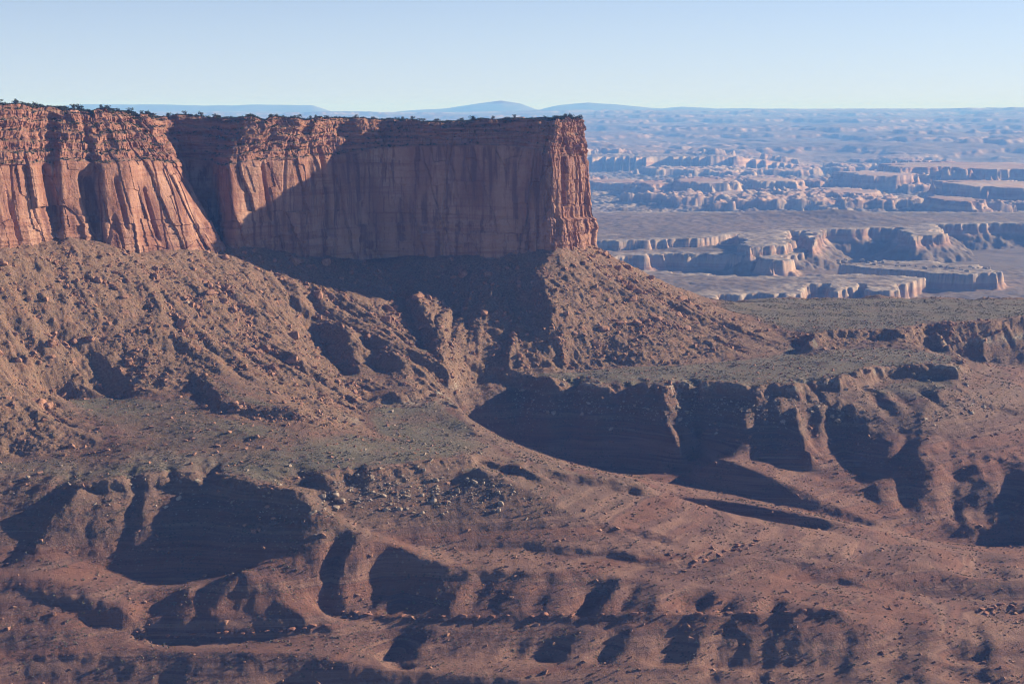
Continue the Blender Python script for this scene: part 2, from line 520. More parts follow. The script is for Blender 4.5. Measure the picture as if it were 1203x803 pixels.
# ground under the mesa, so that the talus meets the wall
stamp([(-300, 1600, -120), (60, 1640, -125)]); stamp([(-700, 1500, -110), (-300, 1800, -120), (60, 1800, -130)])
# right-hand skyline of the talus, and its far side
stamp(LY((699, 287, 1586), (740, 318, 1574), (770, 334, 1566), (800, 350, 1556), (850, 373, 1540), (900, 393, 1522), (925, 401, 1512), (950, 409, 1500)))
stamp([(130, 1720, -165), (200, 1640, -203), (300, 1620, -205)])
# bench under the prow: back edge at the talus toe, then rim with a low cliff
stamp(LY((950, 412, 1490), (905, 424, 1425), (850, 425, 1424), (800, 430, 1398), (750, 432, 1390), (700, 434, 1380), (650, 437, 1366), (615, 439, 1360)))
rim(LZ((1128, 414, -219), (1134, 424, -219), (1122, 432, -219), (1105, 429, -219), (1088, 429, -219), (1050, 431, -219), (1028, 433, -219), (1012, 439, -219)), 11, 5, -1)
rim(LZ((1008, 441, -220), (985, 447, -220), (960, 447, -220), (930, 453, -220), (905, 452, -220), (888, 456, -220), (868, 452, -220), (812, 451, -220), (792, 448, -220),
       (782, 456, -220), (770, 452, -220), (730, 452, -220), (690, 449, -220), (650, 448, -220), (618, 443, -220), (590, 441, -220)), 8, 5, -1)
rim(LZ((590, 441, -220), (560, 444, -221), (540, 452, -222), (522, 463, -222)), 6, 5, -1)
# upper bench behind, to the right
U2 = LZ((950, 397, -205), (962, 390, -205), (1000, 388, -205), (1046, 386, -205), (1056, 389, -205), (1090, 379, -205), (1112, 380, -205), (1170, 376, -205), (1203, 373, -205), (1320, 366, -205))
rim(U2, 8, 5, 1)
stamp(LZ((960, 411, -219), (1000, 411, -219), (1045, 411, -219)))
stamp(LY((1075, 412, 1530), (1110, 420, 1546), (1150, 428, 1560), (1203, 432, 1574), (1300, 436, 1590)))
stamp([(250, 1800, -205), (420, 1795, -205), (620, 1790, -205), (880, 1700, -205)])
stamp([(180, 1840, -262), (420, 1845, -262), (890, 1800, -262)])
stamp([(-760, 2055, -373), (900, 2055, -373)]); stamp([(-300, 2000, -370), (890, 2000, -373)])
stamp(LY((1142, 441, 1470), (1203, 446, 1490), (1300, 450, 1500)))
stamp(LY((1100, 385, 1558), (1115, 402, 1535)))
stamp(LY((1150, 384, 1588), (1158, 410, 1560)))
# scarp feet below the right bench
stamp(LY((530, 479, 1288), (545, 495, 1286), (560, 508, 1282), (580, 530, 1268), (600, 545, 1257), (650, 556, 1248), (700, 562, 1245), (745, 566, 1240), (800, 568, 1224)))
stamp(LY((780, 480, 1270), (788, 500, 1254), (797, 522, 1237)))         # little spur
stamp(LY((772, 530, 1233), (785, 545, 1219), (780, 556, 1211)))
stamp(LY((822, 490, 1282), (820, 520, 1262), (812, 548, 1240)))
# slope of the right bench with its spurs
stamp(LY((886, 474, 1281), (878, 505, 1247), (872, 530, 1221)))
stamp(LY((940, 480, 1279), (945, 505, 1254), (960, 530, 1230)))
stamp(LY((1000, 470, 1290), (1010, 500, 1268)))
stamp(LY((822, 548, 1190), (845, 536, 1196), (880, 550, 1180), (925, 568, 1166), (990, 598, 1150), (1050, 621, 1140), (1092, 640, 1133)))      # ridge
stamp(LY((905, 545, 1211), (960, 556, 1206), (985, 572, 1188), (1030, 592, 1172), (1075, 615, 1152), (1100, 638, 1136), (1150, 643, 1132), (1203, 643, 1136)))   # wash
stamp(LY((800, 566, 1196), (845, 575, 1172), (900, 588, 1154), (960, 602, 1146), (1020, 620, 1139)))
stamp(LY((790, 582, 1132), (850, 587, 1119), (920, 599, 1103), (1000, 617, 1095), (1060, 635, 1092)))
stamp(LY((935, 472, 1270), (940, 500, 1238), (950, 526, 1216)))
stamp(LY((915, 485, 1272), (912, 515, 1243), (915, 535, 1224)))
stamp(LY((1012, 470, 1300), (1018, 500, 1262), (1012, 530, 1235)))
stamp(LY((1150, 540, 1226), (1158, 565, 1205), (1150, 585, 1188)))
stamp(LY((800, 600, 1122), (850, 604, 1114), (920, 616, 1100)))
# red hill on the right
stamp(LY((1108, 452, 1335), (1086, 481, 1285), (1076, 500, 1262), (1085, 520, 1240)))
stamp(LY((1086, 481, 1285), (1130, 500, 1275), (1203, 535, 1250), (1300, 560, 1240)))
stamp(LY((1060, 533, 1222), (1100, 545, 1216), (1092, 570, 1195), (1062, 598, 1172)))
stamp(LY((985, 520, 1262), (1000, 552, 1222), (1040, 560, 1212)))
stamp(LY((1130, 560, 1215), (1120, 600, 1180), (1100, 625, 1155)))
stamp(LY((1203, 572, 1205), (1150, 590, 1185), (1120, 612, 1166)))
stamp(LY((1135, 604, 1172), (1170, 596, 1174), (1203, 590, 1176), (1280, 590, 1176)))
stamp(LY((1120, 618, 1153), (1160, 616, 1150), (1203, 612, 1148), (1280, 612, 1146)))
# long spur that crosses the picture
C1 = LY((522, 462, 1257), (545, 490, 1192), (570, 517, 1132), (600, 532, 1100), (640, 543, 1086), (690, 552, 1080), (745, 562, 1075), (772, 575, 1075), (800, 584, 1075),
        (850, 600, 1075), (900, 611, 1075), (960, 621, 1075), (1020, 631, 1075), (1100, 642, 1076), (1203, 651, 1078), (1350, 660, 1080))
stamp(C1)
stamp(LY((820, 604, 1096), (900, 622, 1093), (960, 632, 1094)))
# left of it: hollow under a small ledge
rim(LZ((500, 457, -214), (480, 462, -214), (460, 462, -214), (440, 464, -214)), 7, 5, -1)
stamp(LY((500, 457, 1258), (512, 480, 1210), (516, 503, 1168)))
stamp(LY((448, 484, 1192), (470, 496, 1172), (500, 505, 1162)))
stamp(LY((440, 464, 1240), (425, 490, 1180), (440, 510, 1135), (480, 515, 1120), (520, 518, 1115)))
# spurs and hollows of the talus under the corner of the wall
stamp(LY((372, 366, 1374), (392, 377, 1358), (408, 394, 1331), (418, 420, 1294), (428, 446, 1258)))
stamp(LY((368, 385, 1357), (380, 405, 1332), (393, 430, 1296), (408, 446, 1270)))
stamp(LY((425, 386, 1350), (452, 402, 1324), (468, 425, 1290), (480, 450, 1258)))
stamp(LY((425, 404, 1333), (440, 426, 1303), (452, 442, 1279)))
stamp(LY((478, 330, 1470), (503, 370, 1398), (520, 402, 1345), (529, 444, 1286)))
stamp(LY((474, 350, 1452), (490, 385, 1395), (500, 415, 1345)))
stamp(LY((515, 325, 1490), (545, 380, 1415), (550, 420, 1350)))
stamp(LY((425, 335, 1450), (452, 372, 1392)))
stamp(LY((570, 330, 1470), (585, 380, 1408), (600, 420, 1365)))
stamp(LY((600, 330, 1476), (620, 385, 1412)))
stamp(LY((635, 320, 1470), (650, 370, 1416), (660, 410, 1378)))
# low dark ledge in the middle of the left slope
rim(LY((235, 440, 1180), (262, 470, 1122), (300, 478, 1112), (345, 476, 1118))[::-1], 6, 5, 1)
rim(LY((318, 408, 1255), (338, 414, 1250), (352, 424, 1238))[::-1], 5, 5, 1)
rim(LY((48, 470, 1135), (80, 462, 1150), (120, 455, 1162), (150, 462, 1155))[::-1], 5, 5, 1)
# talus foot of the left, onto the left bench
stamp(LY((-100, 540, 1020), (0, 540, 1022), (60, 535, 1030), (140, 525, 1040), (220, 518, 1052), (300, 512, 1062), (350, 508, 1080), (400, 512, 1092), (440, 512, 1100)))
# left bench: rim with the big shaded scarp, corner, second rim with white blocks
stamp(LZ((0, 560, -226), (60, 560, -225), (100, 555, -225)))
rim(LZ((352, 573, -225), (330, 571, -225), (290, 567, -225), (250, 562, -225), (215, 561, -225), (180, 562, -225), (130, 566, -225), (98, 567, -225)), 7, 4, 1)
rim(LZ((556, 531, -224), (550, 536, -224), (535, 537, -224), (510, 541, -224), (480, 546, -224), (440, 551, -224), (400, 553, -224), (384, 558, -224), (372, 556, -224)), 6, 4, 1)
stamp(LY((40, 640, 918), (90, 655, 918), (120, 666, 914), (160, 680, 909), (200, 685, 907), (250, 677, 911), (290, 670, 912)))
stamp(LY((98, 567, 966), (70, 600, 945), (30, 640, 925), (0, 668, 905)))
stamp(LY((0, 600, 956), (50, 600, 951)))
# crest from the corner, downhill to the right
K1 = LY((352, 573, 962), (364, 590, 952), (400, 612, 945), (430, 629, 940), (470, 641, 935), (500, 654, 930), (540, 664, 927), (580, 668, 925), (640, 672, 925), (700, 676, 926), (760, 681, 927), (800, 686, 927), (860, 694, 925), (920, 702, 922))
stamp(K1)
stamp(LY((374, 574, 985), (392, 600, 968), (432, 622, 957), (480, 641, 952), (530, 654, 945)))
stamp(LY((530, 650, 950), (590, 645, 955), (650, 645, 958), (720, 655, 957), (790, 668, 952), (860, 676, 950)))
stamp(LY((560, 545, 1025), (620, 575, 1010), (690, 610, 990), (760, 640, 975)))
stamp(LY((900, 660, 985), (1000, 680, 975), (1100, 700, 972), (1203, 705, 975)))
# fluted slope foot: red ledge
L1 = LY((380, 714, 897), (440, 720, 892), (520, 723, 888), (600, 722, 889), (700, 721, 890), (800, 719, 892), (860, 717, 894), (930, 715, 899), (990, 714, 901))
rim(L1[::-1], 3.4, 3, 1)
# foot of the big scarp and hills in front
stamp(LY((286, 668, 902), (280, 690, 892), (270, 715, 879), (262, 738, 867)))
stamp(LY((285, 668, 902), (240, 705, 884), (195, 735, 868)))
stamp(LY((287, 668, 902), (325, 700, 888), (365, 728, 871)))
rim(LY((160, 742, 868), (200, 746, 864), (250, 746, 864), (300, 743, 866), (345, 738, 869), (385, 733, 874))[::-1], 4, 4, 1)
stamp(LY((225, 690, 890), (190, 715, 878), (150, 742, 862), (100, 735, 862)))
stamp(LY((340, 690, 898), (370, 712, 884), (400, 742, 870), (440, 766, 858), (475, 792, 845)))
K2 = LY((110, 755, 850), (185, 762, 846), (240, 766, 842), (300, 765, 841), (350, 769, 840), (400, 776, 838), (440, 785, 836), (520, 791, 834), (600, 796, 834), (700, 804, 834))
stamp(K2)
stamp(LY((320, 800, 826), (420, 815, 823), (520, 822, 822), (620, 830, 822)))
K3 = LY((-60, 672, 890), (0, 678, 886), (50, 680, 884), (90, 690, 879), (150, 714, 868), (172, 738, 862))
stamp(K3)
stamp(LY((-60, 715, 862), (0, 715, 862), (60, 730, 856), (105, 745, 852)))
stamp(LY((0, 803, 818), (100, 803, 822), (200, 803, 824)))
stamp(LY((500, 765, 862), (600, 772, 858), (700, 775, 857), (800, 778, 858), (900, 780, 860), (1000, 782, 862), (1100, 785, 864), (1203, 785, 866)))
stamp(LY((700, 803, 833), (900, 803, 841), (1203, 803, 850), (1320, 803, 852)))
stamp([(-500, 700, -325), (0, 690, -332), (500, 690, -335), (890, 720, -335)])
stamp([(-500, 642, -338), (890, 642, -345)])

def solve():
    lv = [(np.where(wgt > 0, acc / np.maximum(wgt, 1e-9), 0), (wgt > 0))]
    a, w = acc.copy(), wgt.copy()
    while min(a.shape) > 24:
        h, v = (a.shape[0] + 1) // 2 * 2, (a.shape[1] + 1) // 2 * 2
        pa = np.zeros((h, v)); pw = np.zeros((h, v))
        pa[:a.shape[0], :a.shape[1]] = a; pw[:a.shape[0], :a.shape[1]] = w
        a = pa.reshape(h // 2, 2, v // 2, 2).sum((1, 3)); w = pw.reshape(h // 2, 2, v // 2, 2).sum((1, 3))
        lv.append((np.where(w > 0, a / np.maximum(w, 1e-9), 0), w > 0))
    z = None
    for val, msk in lv[::-1]:
        if z is None:
            z = np.full(val.shape, val[msk].mean())
        else:
            z = np.repeat(np.repeat(z, 2, 0), 2, 1)[:val.shape[0], :val.shape[1]]
        z = z.astype(np.float32); val = val.astype(np.float32)
        for it in range(160):
            z[msk] = val[msk]
            p = np.pad(z, 1, mode='edge')
            z = 0.25 * (p[:-2, 1:-1] + p[2:, 1:-1] + p[1:-1, :-2] + p[1:-1, 2:])
        z[msk] = val[msk]
    return z


def bil(F, x, y):
    i = np.clip((x - GX0) / GS, 0, gnx - 1.001); j = np.clip((y - GY0) / GS, 0, gny - 1.001)
    i0 = i.astype(np.int32); j0 = j.astype(np.int32); fx = (i - i0).astype(np.float32); fy = (j - j0).astype(np.float32)
    a = F[j0, i0]; b = F[j0, i0 + 1]; c = F[j0 + 1, i0]; d = F[j0 + 1, i0 + 1]
    return (a * (1 - fx) + b * fx) * (1 - fy) + (c * (1 - fx) + d * fx) * fy

gxx, gyy = np.meshgrid(GX0 + GS * np.arange(gnx), GY0 + GS * np.arange(gny))
ZG = solve()

def on_ground(px, py, y0=800.0, y1=1620.0):
    ys = np.arange(y0, y1, 1.0); a, b = ray(px, py)
    k = np.nonzero(bil(ZG, a * ys, ys) >= b * ys)[0]
    k = k[0] if len(k) else len(ys) - 1
    return np.array([a * ys[k], ys[k], float(bil(ZG, a * ys[k], ys[k]))])

def ledge(h, out, *pts):
    """a hard bed that stands out of the slope: its lip and its foot"""
    P = np.array([on_ground(*p) for p in pts])
    P = gsmooth(resample(P[:, None, :], 4.0)[1], 1.5)[:, 0]
    e = np.minimum(np.linspace(0, 6, len(P)), np.linspace(6, 0, len(P))).clip(0.25, 1)
    t = np.gradient(P[:, :2], axis=0); n = np.stack([t[:, 1], -t[:, 0]], 1); n /= np.linalg.norm(n, axis=1, keepdims=True) + 1e-9
    if n[:, 1].mean() > 0: n = -n
    L = P.copy(); L[:, 2] += h * 0.45 * e; stamp(L)
    F = P.copy(); F[:, :2] += n * out; F[:, 2] -= h * 0.55 * e + 0.25 * out; stamp(F)
    Bk = P.copy(); Bk[:, :2] -= n * 9; Bk[:, 2] = bil(ZG, Bk[:, 0], Bk[:, 1]) + h * 0.2 * e; stamp(Bk)

def ribs(top, foot, n, amp, lean=0.0, t1=1.0, seed=1, conc=0.0):
    """spurs and hollows that run down a slope between two lines"""
    r = np.random.default_rng(seed)
    A = resample(np.array(top)[:, None, :], 2.0)[1][:, 0]; B = resample(np.array(foot)[:, None, :], 2.0)[1][:, 0]
    q = np.sort((np.arange(2 * n) + r.uniform(-0.45, 0.45, 2 * n) + 0.5) / (2 * n)).clip(0, 1)
    for k, f in enumerate(q):
        a = A[int(f * (len(A) - 1))]; b = B[int(np.clip(f + lean, 0, 1) * (len(B) - 1))]
        t = np.linspace(0.10, t1, 9)[:, None]
        P = a + (b - a) * t
        P[:, 2] = bil(ZG, P[:, 0], P[:, 1]) - conc * np.sin(PI * np.clip(t[:, 0], 0, 1))
        P[:, 0] += r.normal(0, 1.0, 9) * 0.8
        w = np.sin(PI * np.clip(t[:, 0] * (0.82 if conc == 0 else 1.05), 0, 1)) ** 0.8
        P[:, 2] += amp * r.uniform(0.3, 1.45) * w * (1 if k % 2 == 0 else -1)
        stamp(P)

LOW = LY((440, 768, 858), (500, 768, 860), (600, 772, 858), (700, 775, 857), (800, 778, 858), (900, 780, 860), (1000, 782, 862))
ribs(LZ((880, 460, -228), (930, 458, -228), (960, 455, -228), (1000, 447, -230)), LY((870, 530, 1238), (920, 535, 1234), (960, 532, 1236), (1000, 515, 1258)), 5, 1.3, 0, 1, 6)
ribs(LY((1065, 395, 1535), (1112, 385, 1560), (1170, 381, 1600), (1300, 372, 1640)), LY((1075, 412, 1530), (1110, 420, 1546), (1150, 428, 1560), (1300, 436, 1590)), 7, 1.6, 0, 1, 8)
ribs(LY((1086, 481, 1285), (1130, 500, 1275), (1203, 535, 1250)), LY((1010, 560, 1215), (1060, 598, 1172), (1120, 600, 1180)), 4, 1.5, 0, 0.95, 9)
def swell(up, *pts):
    """a long soft ridge with its hollow on the near side"""
    P = np.array([on_ground(*p) for p in pts]); P = gsmooth(resample(P[:, None, :], 4.0)[1], 3.0)[:, 0]
    e = (np.minimum(np.arange(len(P)), np.arange(len(P))[::-1]) / 14.0).clip(0.15, 1)
    up = up * 1.6
    L = P.copy(); L[:, 2] += up * e; stamp(L)
    F = P.copy(); F[:, 1] -= 17; F[:, 2] = bil(ZG, F[:, 0], F[:, 1]) - up * 1.1 * e; stamp(F)
swell(2.4, (830, 655), (900, 662), (1000, 672), (1100, 682), (1203, 690), (1300, 694))
swell(2.0, (780, 690), (840, 697), (905, 706))
swell(2.2, (1000, 738), (1080, 745), (1150, 752), (1230, 758))
swell(2.0, (900, 690), (985, 702), (1060, 708))
swell(1.8, (1080, 775), (1150, 783), (1203, 790))
ledge(5, 5, (618, 553), (660, 560), (700, 566), (742, 571), (775, 584))
ledge(4, 4, (560, 540), (600, 550), (640, 566))
ledge(5, 5, (688, 616), (725, 621), (770, 627), (800, 638))
ledge(4, 4, (600, 640), (660, 644), (720, 650), (760, 660), (810, 668))
ledge(5, 5, (765, 665), (800, 660), (830, 652), (858, 640))
ledge(4, 4, (1128, 716), (1160, 713), (1203, 711), (1240, 712))
ledge(4, 4, (848, 541), (880, 552), (920, 566))
ledge(3, 4, (880, 520), (930, 528), (985, 545))
ledge(4, 5, (858, 540), (885, 530), (915, 536))
ledge(4, 4, (1075, 536), (1110, 530), (1160, 532), (1203, 545))
ledge(4, 5, (1060, 512), (1090, 505), (1110, 512))
ledge(4, 4, (1140, 470), (1170, 478), (1203, 484))
ledge(3, 4, (720, 500), (760, 497), (800, 500), (850, 505))
ledge(4, 4, (0, 690), (40, 694), (90, 705), (130, 722))
ledge(3, 4, (240, 690), (265, 688), (310, 690), (350, 700))
ledge(3, 4, (0, 775), (60, 770), (120, 772), (170, 778))
ledge(4, 5, (560, 428), (600, 424), (640, 420), (690, 416))
ledge(5, 5, (560, 395), (590, 388), (620, 384), (650, 392), (700, 392), (730, 385))
ledge(4, 5, (640, 350), (690, 346), (730, 352), (770, 362))
ledge(5, 6, (828, 372), (850, 380), (880, 392))
ledge(4, 5, (150, 392), (190, 400), (225, 404))
ledge(4, 5, (60, 355), (100, 350), (140, 352))
ledge(4, 5, (255, 365), (290, 372), (320, 385))
ledge(4, 5, (20, 425), (60, 418), (100, 424))
ZG = solve()

def rib_field(top, foot, lam, amp, lean, seed, conc=0.0, open_foot=False):
    """rounded spurs and gullies of uneven width that run down the slope between two lines"""
    global ZG
    A = np.array(top); B = np.array(foot)
    A = A[np.argsort(A[:, 0])]; B = B[np.argsort(B[:, 0])]
    yt = np.interp(gxx, A[:, 0], A[:, 1]); yf = np.interp(gxx, B[:, 0], B[:, 1])
    t = (yt - gyy) / np.maximum(yt - yf, 3.0)
    x0, x1 = max(A[0, 0], B[0, 0]) - 4, min(A[-1, 0], B[-1, 0]) + 4
    tt = np.clip(t, 0, 1)
    w = np.sin(PI * tt) ** 0.75 if not open_foot else np.sin(PI * 0.62 * tt) ** 0.8 * smoothstep(1.25, 0.95, t)
    w = w * (t > 0) * (t < (1.25 if open_foot else 1)) * smoothstep(x0, x0 + 10, gxx) * smoothstep(x1, x1 - 14, gxx)
    f = gxx - lean * tt + 3.0 * perlin(gxx / 22, gyy / 18, seed + 5)
    wave = 1.5 * perlin(f / lam, gyy * 0 + 0.37, seed) + 0.45 * perlin(f / (lam * 0.36), gyy * 0 + 0.61, seed + 1) * smoothstep(0.0, 0.4, tt)
    wave = np.where(wave < 0, wave * 1.2, wave * 0.9)
    k = 0.55 + 0.7 * (0.5 + perlin(gxx / 60, gyy * 0 + 0.9, seed + 2))
    ZG = (ZG + w * (amp * k * wave - conc)).astype(np.float32)

rib_field(K1[1:], L1, 17.0, 5.6, -15.0, 31, 2.2)
rib_field([(p[0], p[1] - 5, p[2]) for p in L1], LOW, 17.0, 3.4, -12.0, 33, 0.5, True)
rib_field(LZ((335, 575, -233), (250, 567, -233), (110, 570, -233)), LY((295, 668, 912), (200, 683, 907), (90, 655, 918)), 22.0, 3.0, 8.0, 35)
rib_field(LY((352, 576, 958), (364, 592, 950), (400, 613, 943), (430, 630, 938)), LY((300, 672, 908), (340, 676, 908), (380, 690, 905), (440, 704, 900)), 9.0, 1.6, -4.0, 37)
rib_field(LY((150, 690, 888), (230, 683, 896), (286, 670, 902), (340, 690, 894), (385, 705, 890)), LY((150, 742, 865), (200, 746, 865), (300, 743, 867), (385, 733, 875)), 13.0, 1.3, -5.0, 39)
rib_field(LZ((560, 452, -229), (600, 452, -229), (690, 456, -229), (770, 460, -229), (860, 460, -229)), LY((560, 508, 1282), (600, 543, 1256), (690, 558, 1244), (770, 560, 1235), (850, 545, 1235)), 24.0, 4.0, -6.0, 41)
rib_field(LY((1000, 520, 1255), (1050, 500, 1262), (1086, 484, 1280), (1130, 502, 1272), (1203, 537, 1248), (1300, 560, 1240)), LY((1000, 572, 1190), (1060, 602, 1168), (1120, 615, 1160), (1203, 618, 1150), (1300, 620, 1150)), 24.0, 4.6, -22.0, 51, 0.0, True)
rib_field(LY((1010, 446, 1345), (1060, 440, 1380), (1105, 436, 1385), (1130, 432, 1420)), LY((1005, 520, 1262), (1060, 505, 1275), (1110, 490, 1290), (1160, 480, 1320)), 16.0, 2.6, 16.0, 53)
rib_field(LZ((870, 462, -229), (930, 458, -229), (1000, 450, -229)), LY((866, 535, 1228), (930, 545, 1220), (1010, 535, 1232)), 15.0, 3.0, -14.0, 43)
rib_field(C1[3:], LY((560, 545, 1030), (640, 570, 1040), (745, 600, 1020), (860, 625, 1010), (1000, 655, 1010), (1200, 680, 1010)), 30.0, 2.8, -30.0, 45, 0.0, True)
rib_field(LY((760, 690, 930), (860, 694, 925), (985, 702, 918), (1100, 705, 950), (1203, 705, 975)), LY((760, 790, 846), (900, 790, 848), (1050, 790, 856), (1203, 790, 858)), 20.0, 2.2, -26.0, 47, 0.0, True)

def gsm2(a, s):
    return gsmooth(gsmooth(a, s).T, s).T

ZG = gsm2(ZG.astype(np.float64), 0.6).astype(np.float32)
ZG0 = ZG.copy()
ZG = ZG + ((0.22 + 0.7 * smoothstep(-240, -215, ZG)) * fbm(gxx / 38, gyy / 38, 3, 71) + 0.07 * rng.standard_normal(ZG.shape)).astype(np.float32)

def erode(Z, batches=26, n=14000, steps=55):
    """rain that runs downhill, cutting gullies and laying down what it carries"""
    Z = Z.astype(np.float64).copy()
    ny, nx = Z.shape
    inert, cap_k, er, dep, evap, grav = 0.25, 3.0, 0.28, 0.22, 0.018, 4.0
    for b in range(batches):
        x = rng.uniform(2, nx - 3, n); y = rng.uniform(2, ny - 3, n)
        dx = np.zeros(n); dy = np.zeros(n); v = np.ones(n); w = np.ones(n); sed = np.zeros(n)
        for st in range(steps):
            i = x.astype(int); j = y.astype(int); fx = x - i; fy = y - j
            z00 = Z[j, i]; z10 = Z[j, i + 1]; z01 = Z[j + 1, i]; z11 = Z[j + 1, i + 1]
            gx = (z10 - z00) * (1 - fy) + (z11 - z01) * fy
            gy = (z01 - z00) * (1 - fx) + (z11 - z10) * fx
            h = z00 * (1 - fx) * (1 - fy) + z10 * fx * (1 - fy) + z01 * (1 - fx) * fy + z11 * fx * fy
            dx = dx * inert - gx * (1 - inert); dy = dy * inert - gy * (1 - inert)
            ln = np.sqrt(dx * dx + dy * dy) + 1e-6
            dx /= ln; dy /= ln
            nx_ = np.clip(x + dx, 1, nx - 3); ny_ = np.clip(y + dy, 1, ny - 3)
            i2 = nx_.astype(int); j2 = ny_.astype(int); fx2 = nx_ - i2; fy2 = ny_ - j2
            h2 = Z[j2, i2] * (1 - fx2) * (1 - fy2) + Z[j2, i2 + 1] * fx2 * (1 - fy2) + Z[j2 + 1, i2] * (1 - fx2) * fy2 + Z[j2 + 1, i2 + 1] * fx2 * fy2
            dh = h2 - h
            cap = np.maximum(-dh, 0.02) * v * w * cap_k * 0.35
            up = dh > 0
            amt = np.where(up, np.minimum(dh, sed), np.where(sed > cap, (sed - cap) * dep, -np.minimum((cap - sed) * er, np.maximum(-dh, 0))))
            sed = sed - amt
            flat = j * nx + i
            D = np.bincount(flat, amt * (1 - fx) * (1 - fy), Z.size)
            D += np.bincount(flat + 1, amt * fx * (1 - fy), Z.size)
            D += np.bincount(flat + nx, amt * (1 - fx) * fy, Z.size)
            D += np.bincount(flat + nx + 1, amt * fx * fy, Z.size)
            Z += np.clip(D, -0.25, 0.25).reshape(Z.shape)
            v = np.sqrt(np.maximum(v * v - dh * grav * 0.3, 0.05)); v = np.minimum(v, 6)
            w *= (1 - evap)
            x, y = nx_, ny_
    return Z.astype(np.float32)

ZE = erode(ZG, 9)
ZE = ZG + np.clip((0.13 * smoothstep(-285, -268, ZG) + 0.30 * smoothstep(-240, -225, ZG) * smoothstep(-205, -222, ZG)) * (ZE - ZG), -3.5, 2.0)
ZE = gsm2(ZE.astype(np.float64), 0.55).astype(np.float32)
print('erosion moved', float(np.abs(ZE - ZG).mean()), float(np.abs(ZE - ZG).max()))

# smoothed slope and region masks on the grid
gy_, gx_ = np.gradient(gsm2(ZG0.astype(np.float64), 3.0), GS)
SLOPE = np.sqrt(gx_ ** 2 + gy_ ** 2).astype(np.float32)
MESA_POLY = np.concatenate([BASE_PATH[::8, :2], np.array([(-1200.0, 1100.0), (-1200.0, 2300.0), (150.0, 2300.0)])])

def inside(poly, x, y):
    c = np.zeros(x.shape, bool)
    a = poly; b = np.roll(poly, -1, 0)
    for (x0, y0), (x1, y1) in zip(a, b):
        if y0 == y1: continue
        k = ((y0 > y) != (y1 > y)) & (x < (x1 - x0) * (y - y0) / (y1 - y0) + x0)
        c ^= k
    return c

def dist_to(poly, x, y):
    d = np.full(x.shape, 1e9, np.float32)
    for (x0, y0), (x1, y1) in zip(poly[:-1], poly[1:]):
        ex, ey = x1 - x0, y1 - y0
        t = np.clip(((x - x0) * ex + (y - y0) * ey) / (ex * ex + ey * ey + 1e-9), 0, 1)
        d = np.minimum(d, (x - x0 - t * ex) ** 2 + (y - y0 - t * ey) ** 2)
    return np.sqrt(d)

IN_MESA = inside(MESA_POLY, gxx, gyy)
_bd = np.full(gxx.shape, 1e12); S_NEAR = np.zeros(gxx.shape, np.float32)
_bp, _bs = BASE_PATH[::12, :2], S_CL[::12]
for (x0, y0), (x1, y1), s0, s1 in zip(_bp[:-1], _bp[1:], _bs[:-1], _bs[1:]):
    ex, ey = x1 - x0, y1 - y0
    t_ = np.clip(((gxx - x0) * ex + (gyy - y0) * ey) / (ex * ex + ey * ey + 1e-9), 0, 1)
    dd_ = (gxx - x0 - t_ * ex) ** 2 + (gyy - y0 - t_ * ey) ** 2
    m_ = dd_ < _bd
    _bd = np.where(m_, dd_, _bd); S_NEAR = np.where(m_, s0 + t_ * (s1 - s0), S_NEAR)
D_MESA = np.sqrt(_bd).astype(np.float32)
_gy, _gx = np.gradient(S_NEAR.astype(np.float64), GS); S_OK = gsm2((np.hypot(_gx, _gy) < 2.2).astype(np.float64), 3.0).astype(np.float32)
S_NEAR = gsm2(S_NEAR.astype(np.float64), 2.0).astype(np.float32)
D_MESA = np.where(IN_MESA, -D_MESA, D_MESA).astype(np.float32)

def ledges(z, x, y):
    """hard beds that stand out as low steps on the slopes"""
    w = 2.5 * fbm(x / 160, y / 160, 2, 81)
    zz = z + w
    per = 6.5
    k = np.floor(zz / per); f = zz / per - k
    hard = smoothstep(0.05, 0.4, perlin(x / 90 + k * 7.3, y / 90 - k * 3.1, 82) + 0.05)
    g = np.where(f < 0.72, f * (0.5 / 0.72), 0.5 + (f - 0.72) * (0.5 / 0.28))
    return z + (g - f) * per * 0.5 * hard

def chutes(sn, dm):
    return np.abs(perlin(sn / 21.0 + 0.6 * perlin(sn / 60, dm / 60, 150), dm / 190.0, 151)) * 1.8

def near_height(x, y, fine=True):
    wa = 0.7 + 1.1 * smoothstep(-245, -225, bil(ZE, x, y))
    wx = x + wa * fbm(x / 12, y / 12, 3, 91); wy = y + wa * fbm(x / 12 + 9, y / 12, 3, 92)
    z = bil(ZE, wx, wy)
    sl = bil(SLOPE, x, y)
    dm = bil(D_MESA, x, y)
    low = smoothstep(-222, -232, z)
    tal = smoothstep(-6, 10, dm) * smoothstep(-232, -214, z) * smoothstep(0.16, 0.34, sl)
    z = z + 1.5 * smoothstep(-250, -272, z) * fbm(x / 150 + y / 260, y / 26, 2, 98, 0.4)
    sn = bil(S_NEAR, x, y)
    ch = chutes(sn, dm)
    z = z + tal * smoothstep(0.75, 1.0, bil(S_OK, x, y)) * smoothstep(8, 60, dm) * (4.2 * (ch - 0.35) + 2.0 * (np.abs(perlin(sn / 7.0, dm / 70.0, 152)) - 0.3))
    zl = ledges(z, x, y)
    z = z + (zl - z) * (0.25 + 0.75 * low) * (0.35 + 0.65 * smoothstep(-282, -268, z)) * smoothstep(0.18, 0.4, sl)
    if fine:
        rgh = 0.16 + 1.05 * tal + (0.2 + 0.4 * smoothstep(0.2, 0.5, sl)) * smoothstep(-262, -232, z)
        z = z + rgh * (0.46 * fbm(x / 7.5, y / 7.5, 5, 95, 0.62))
        z = z + 0.5 * tal * (np.abs(perlin(x / 11, y / 11, 97)) - 0.3)
    return z, sl, dm, tal

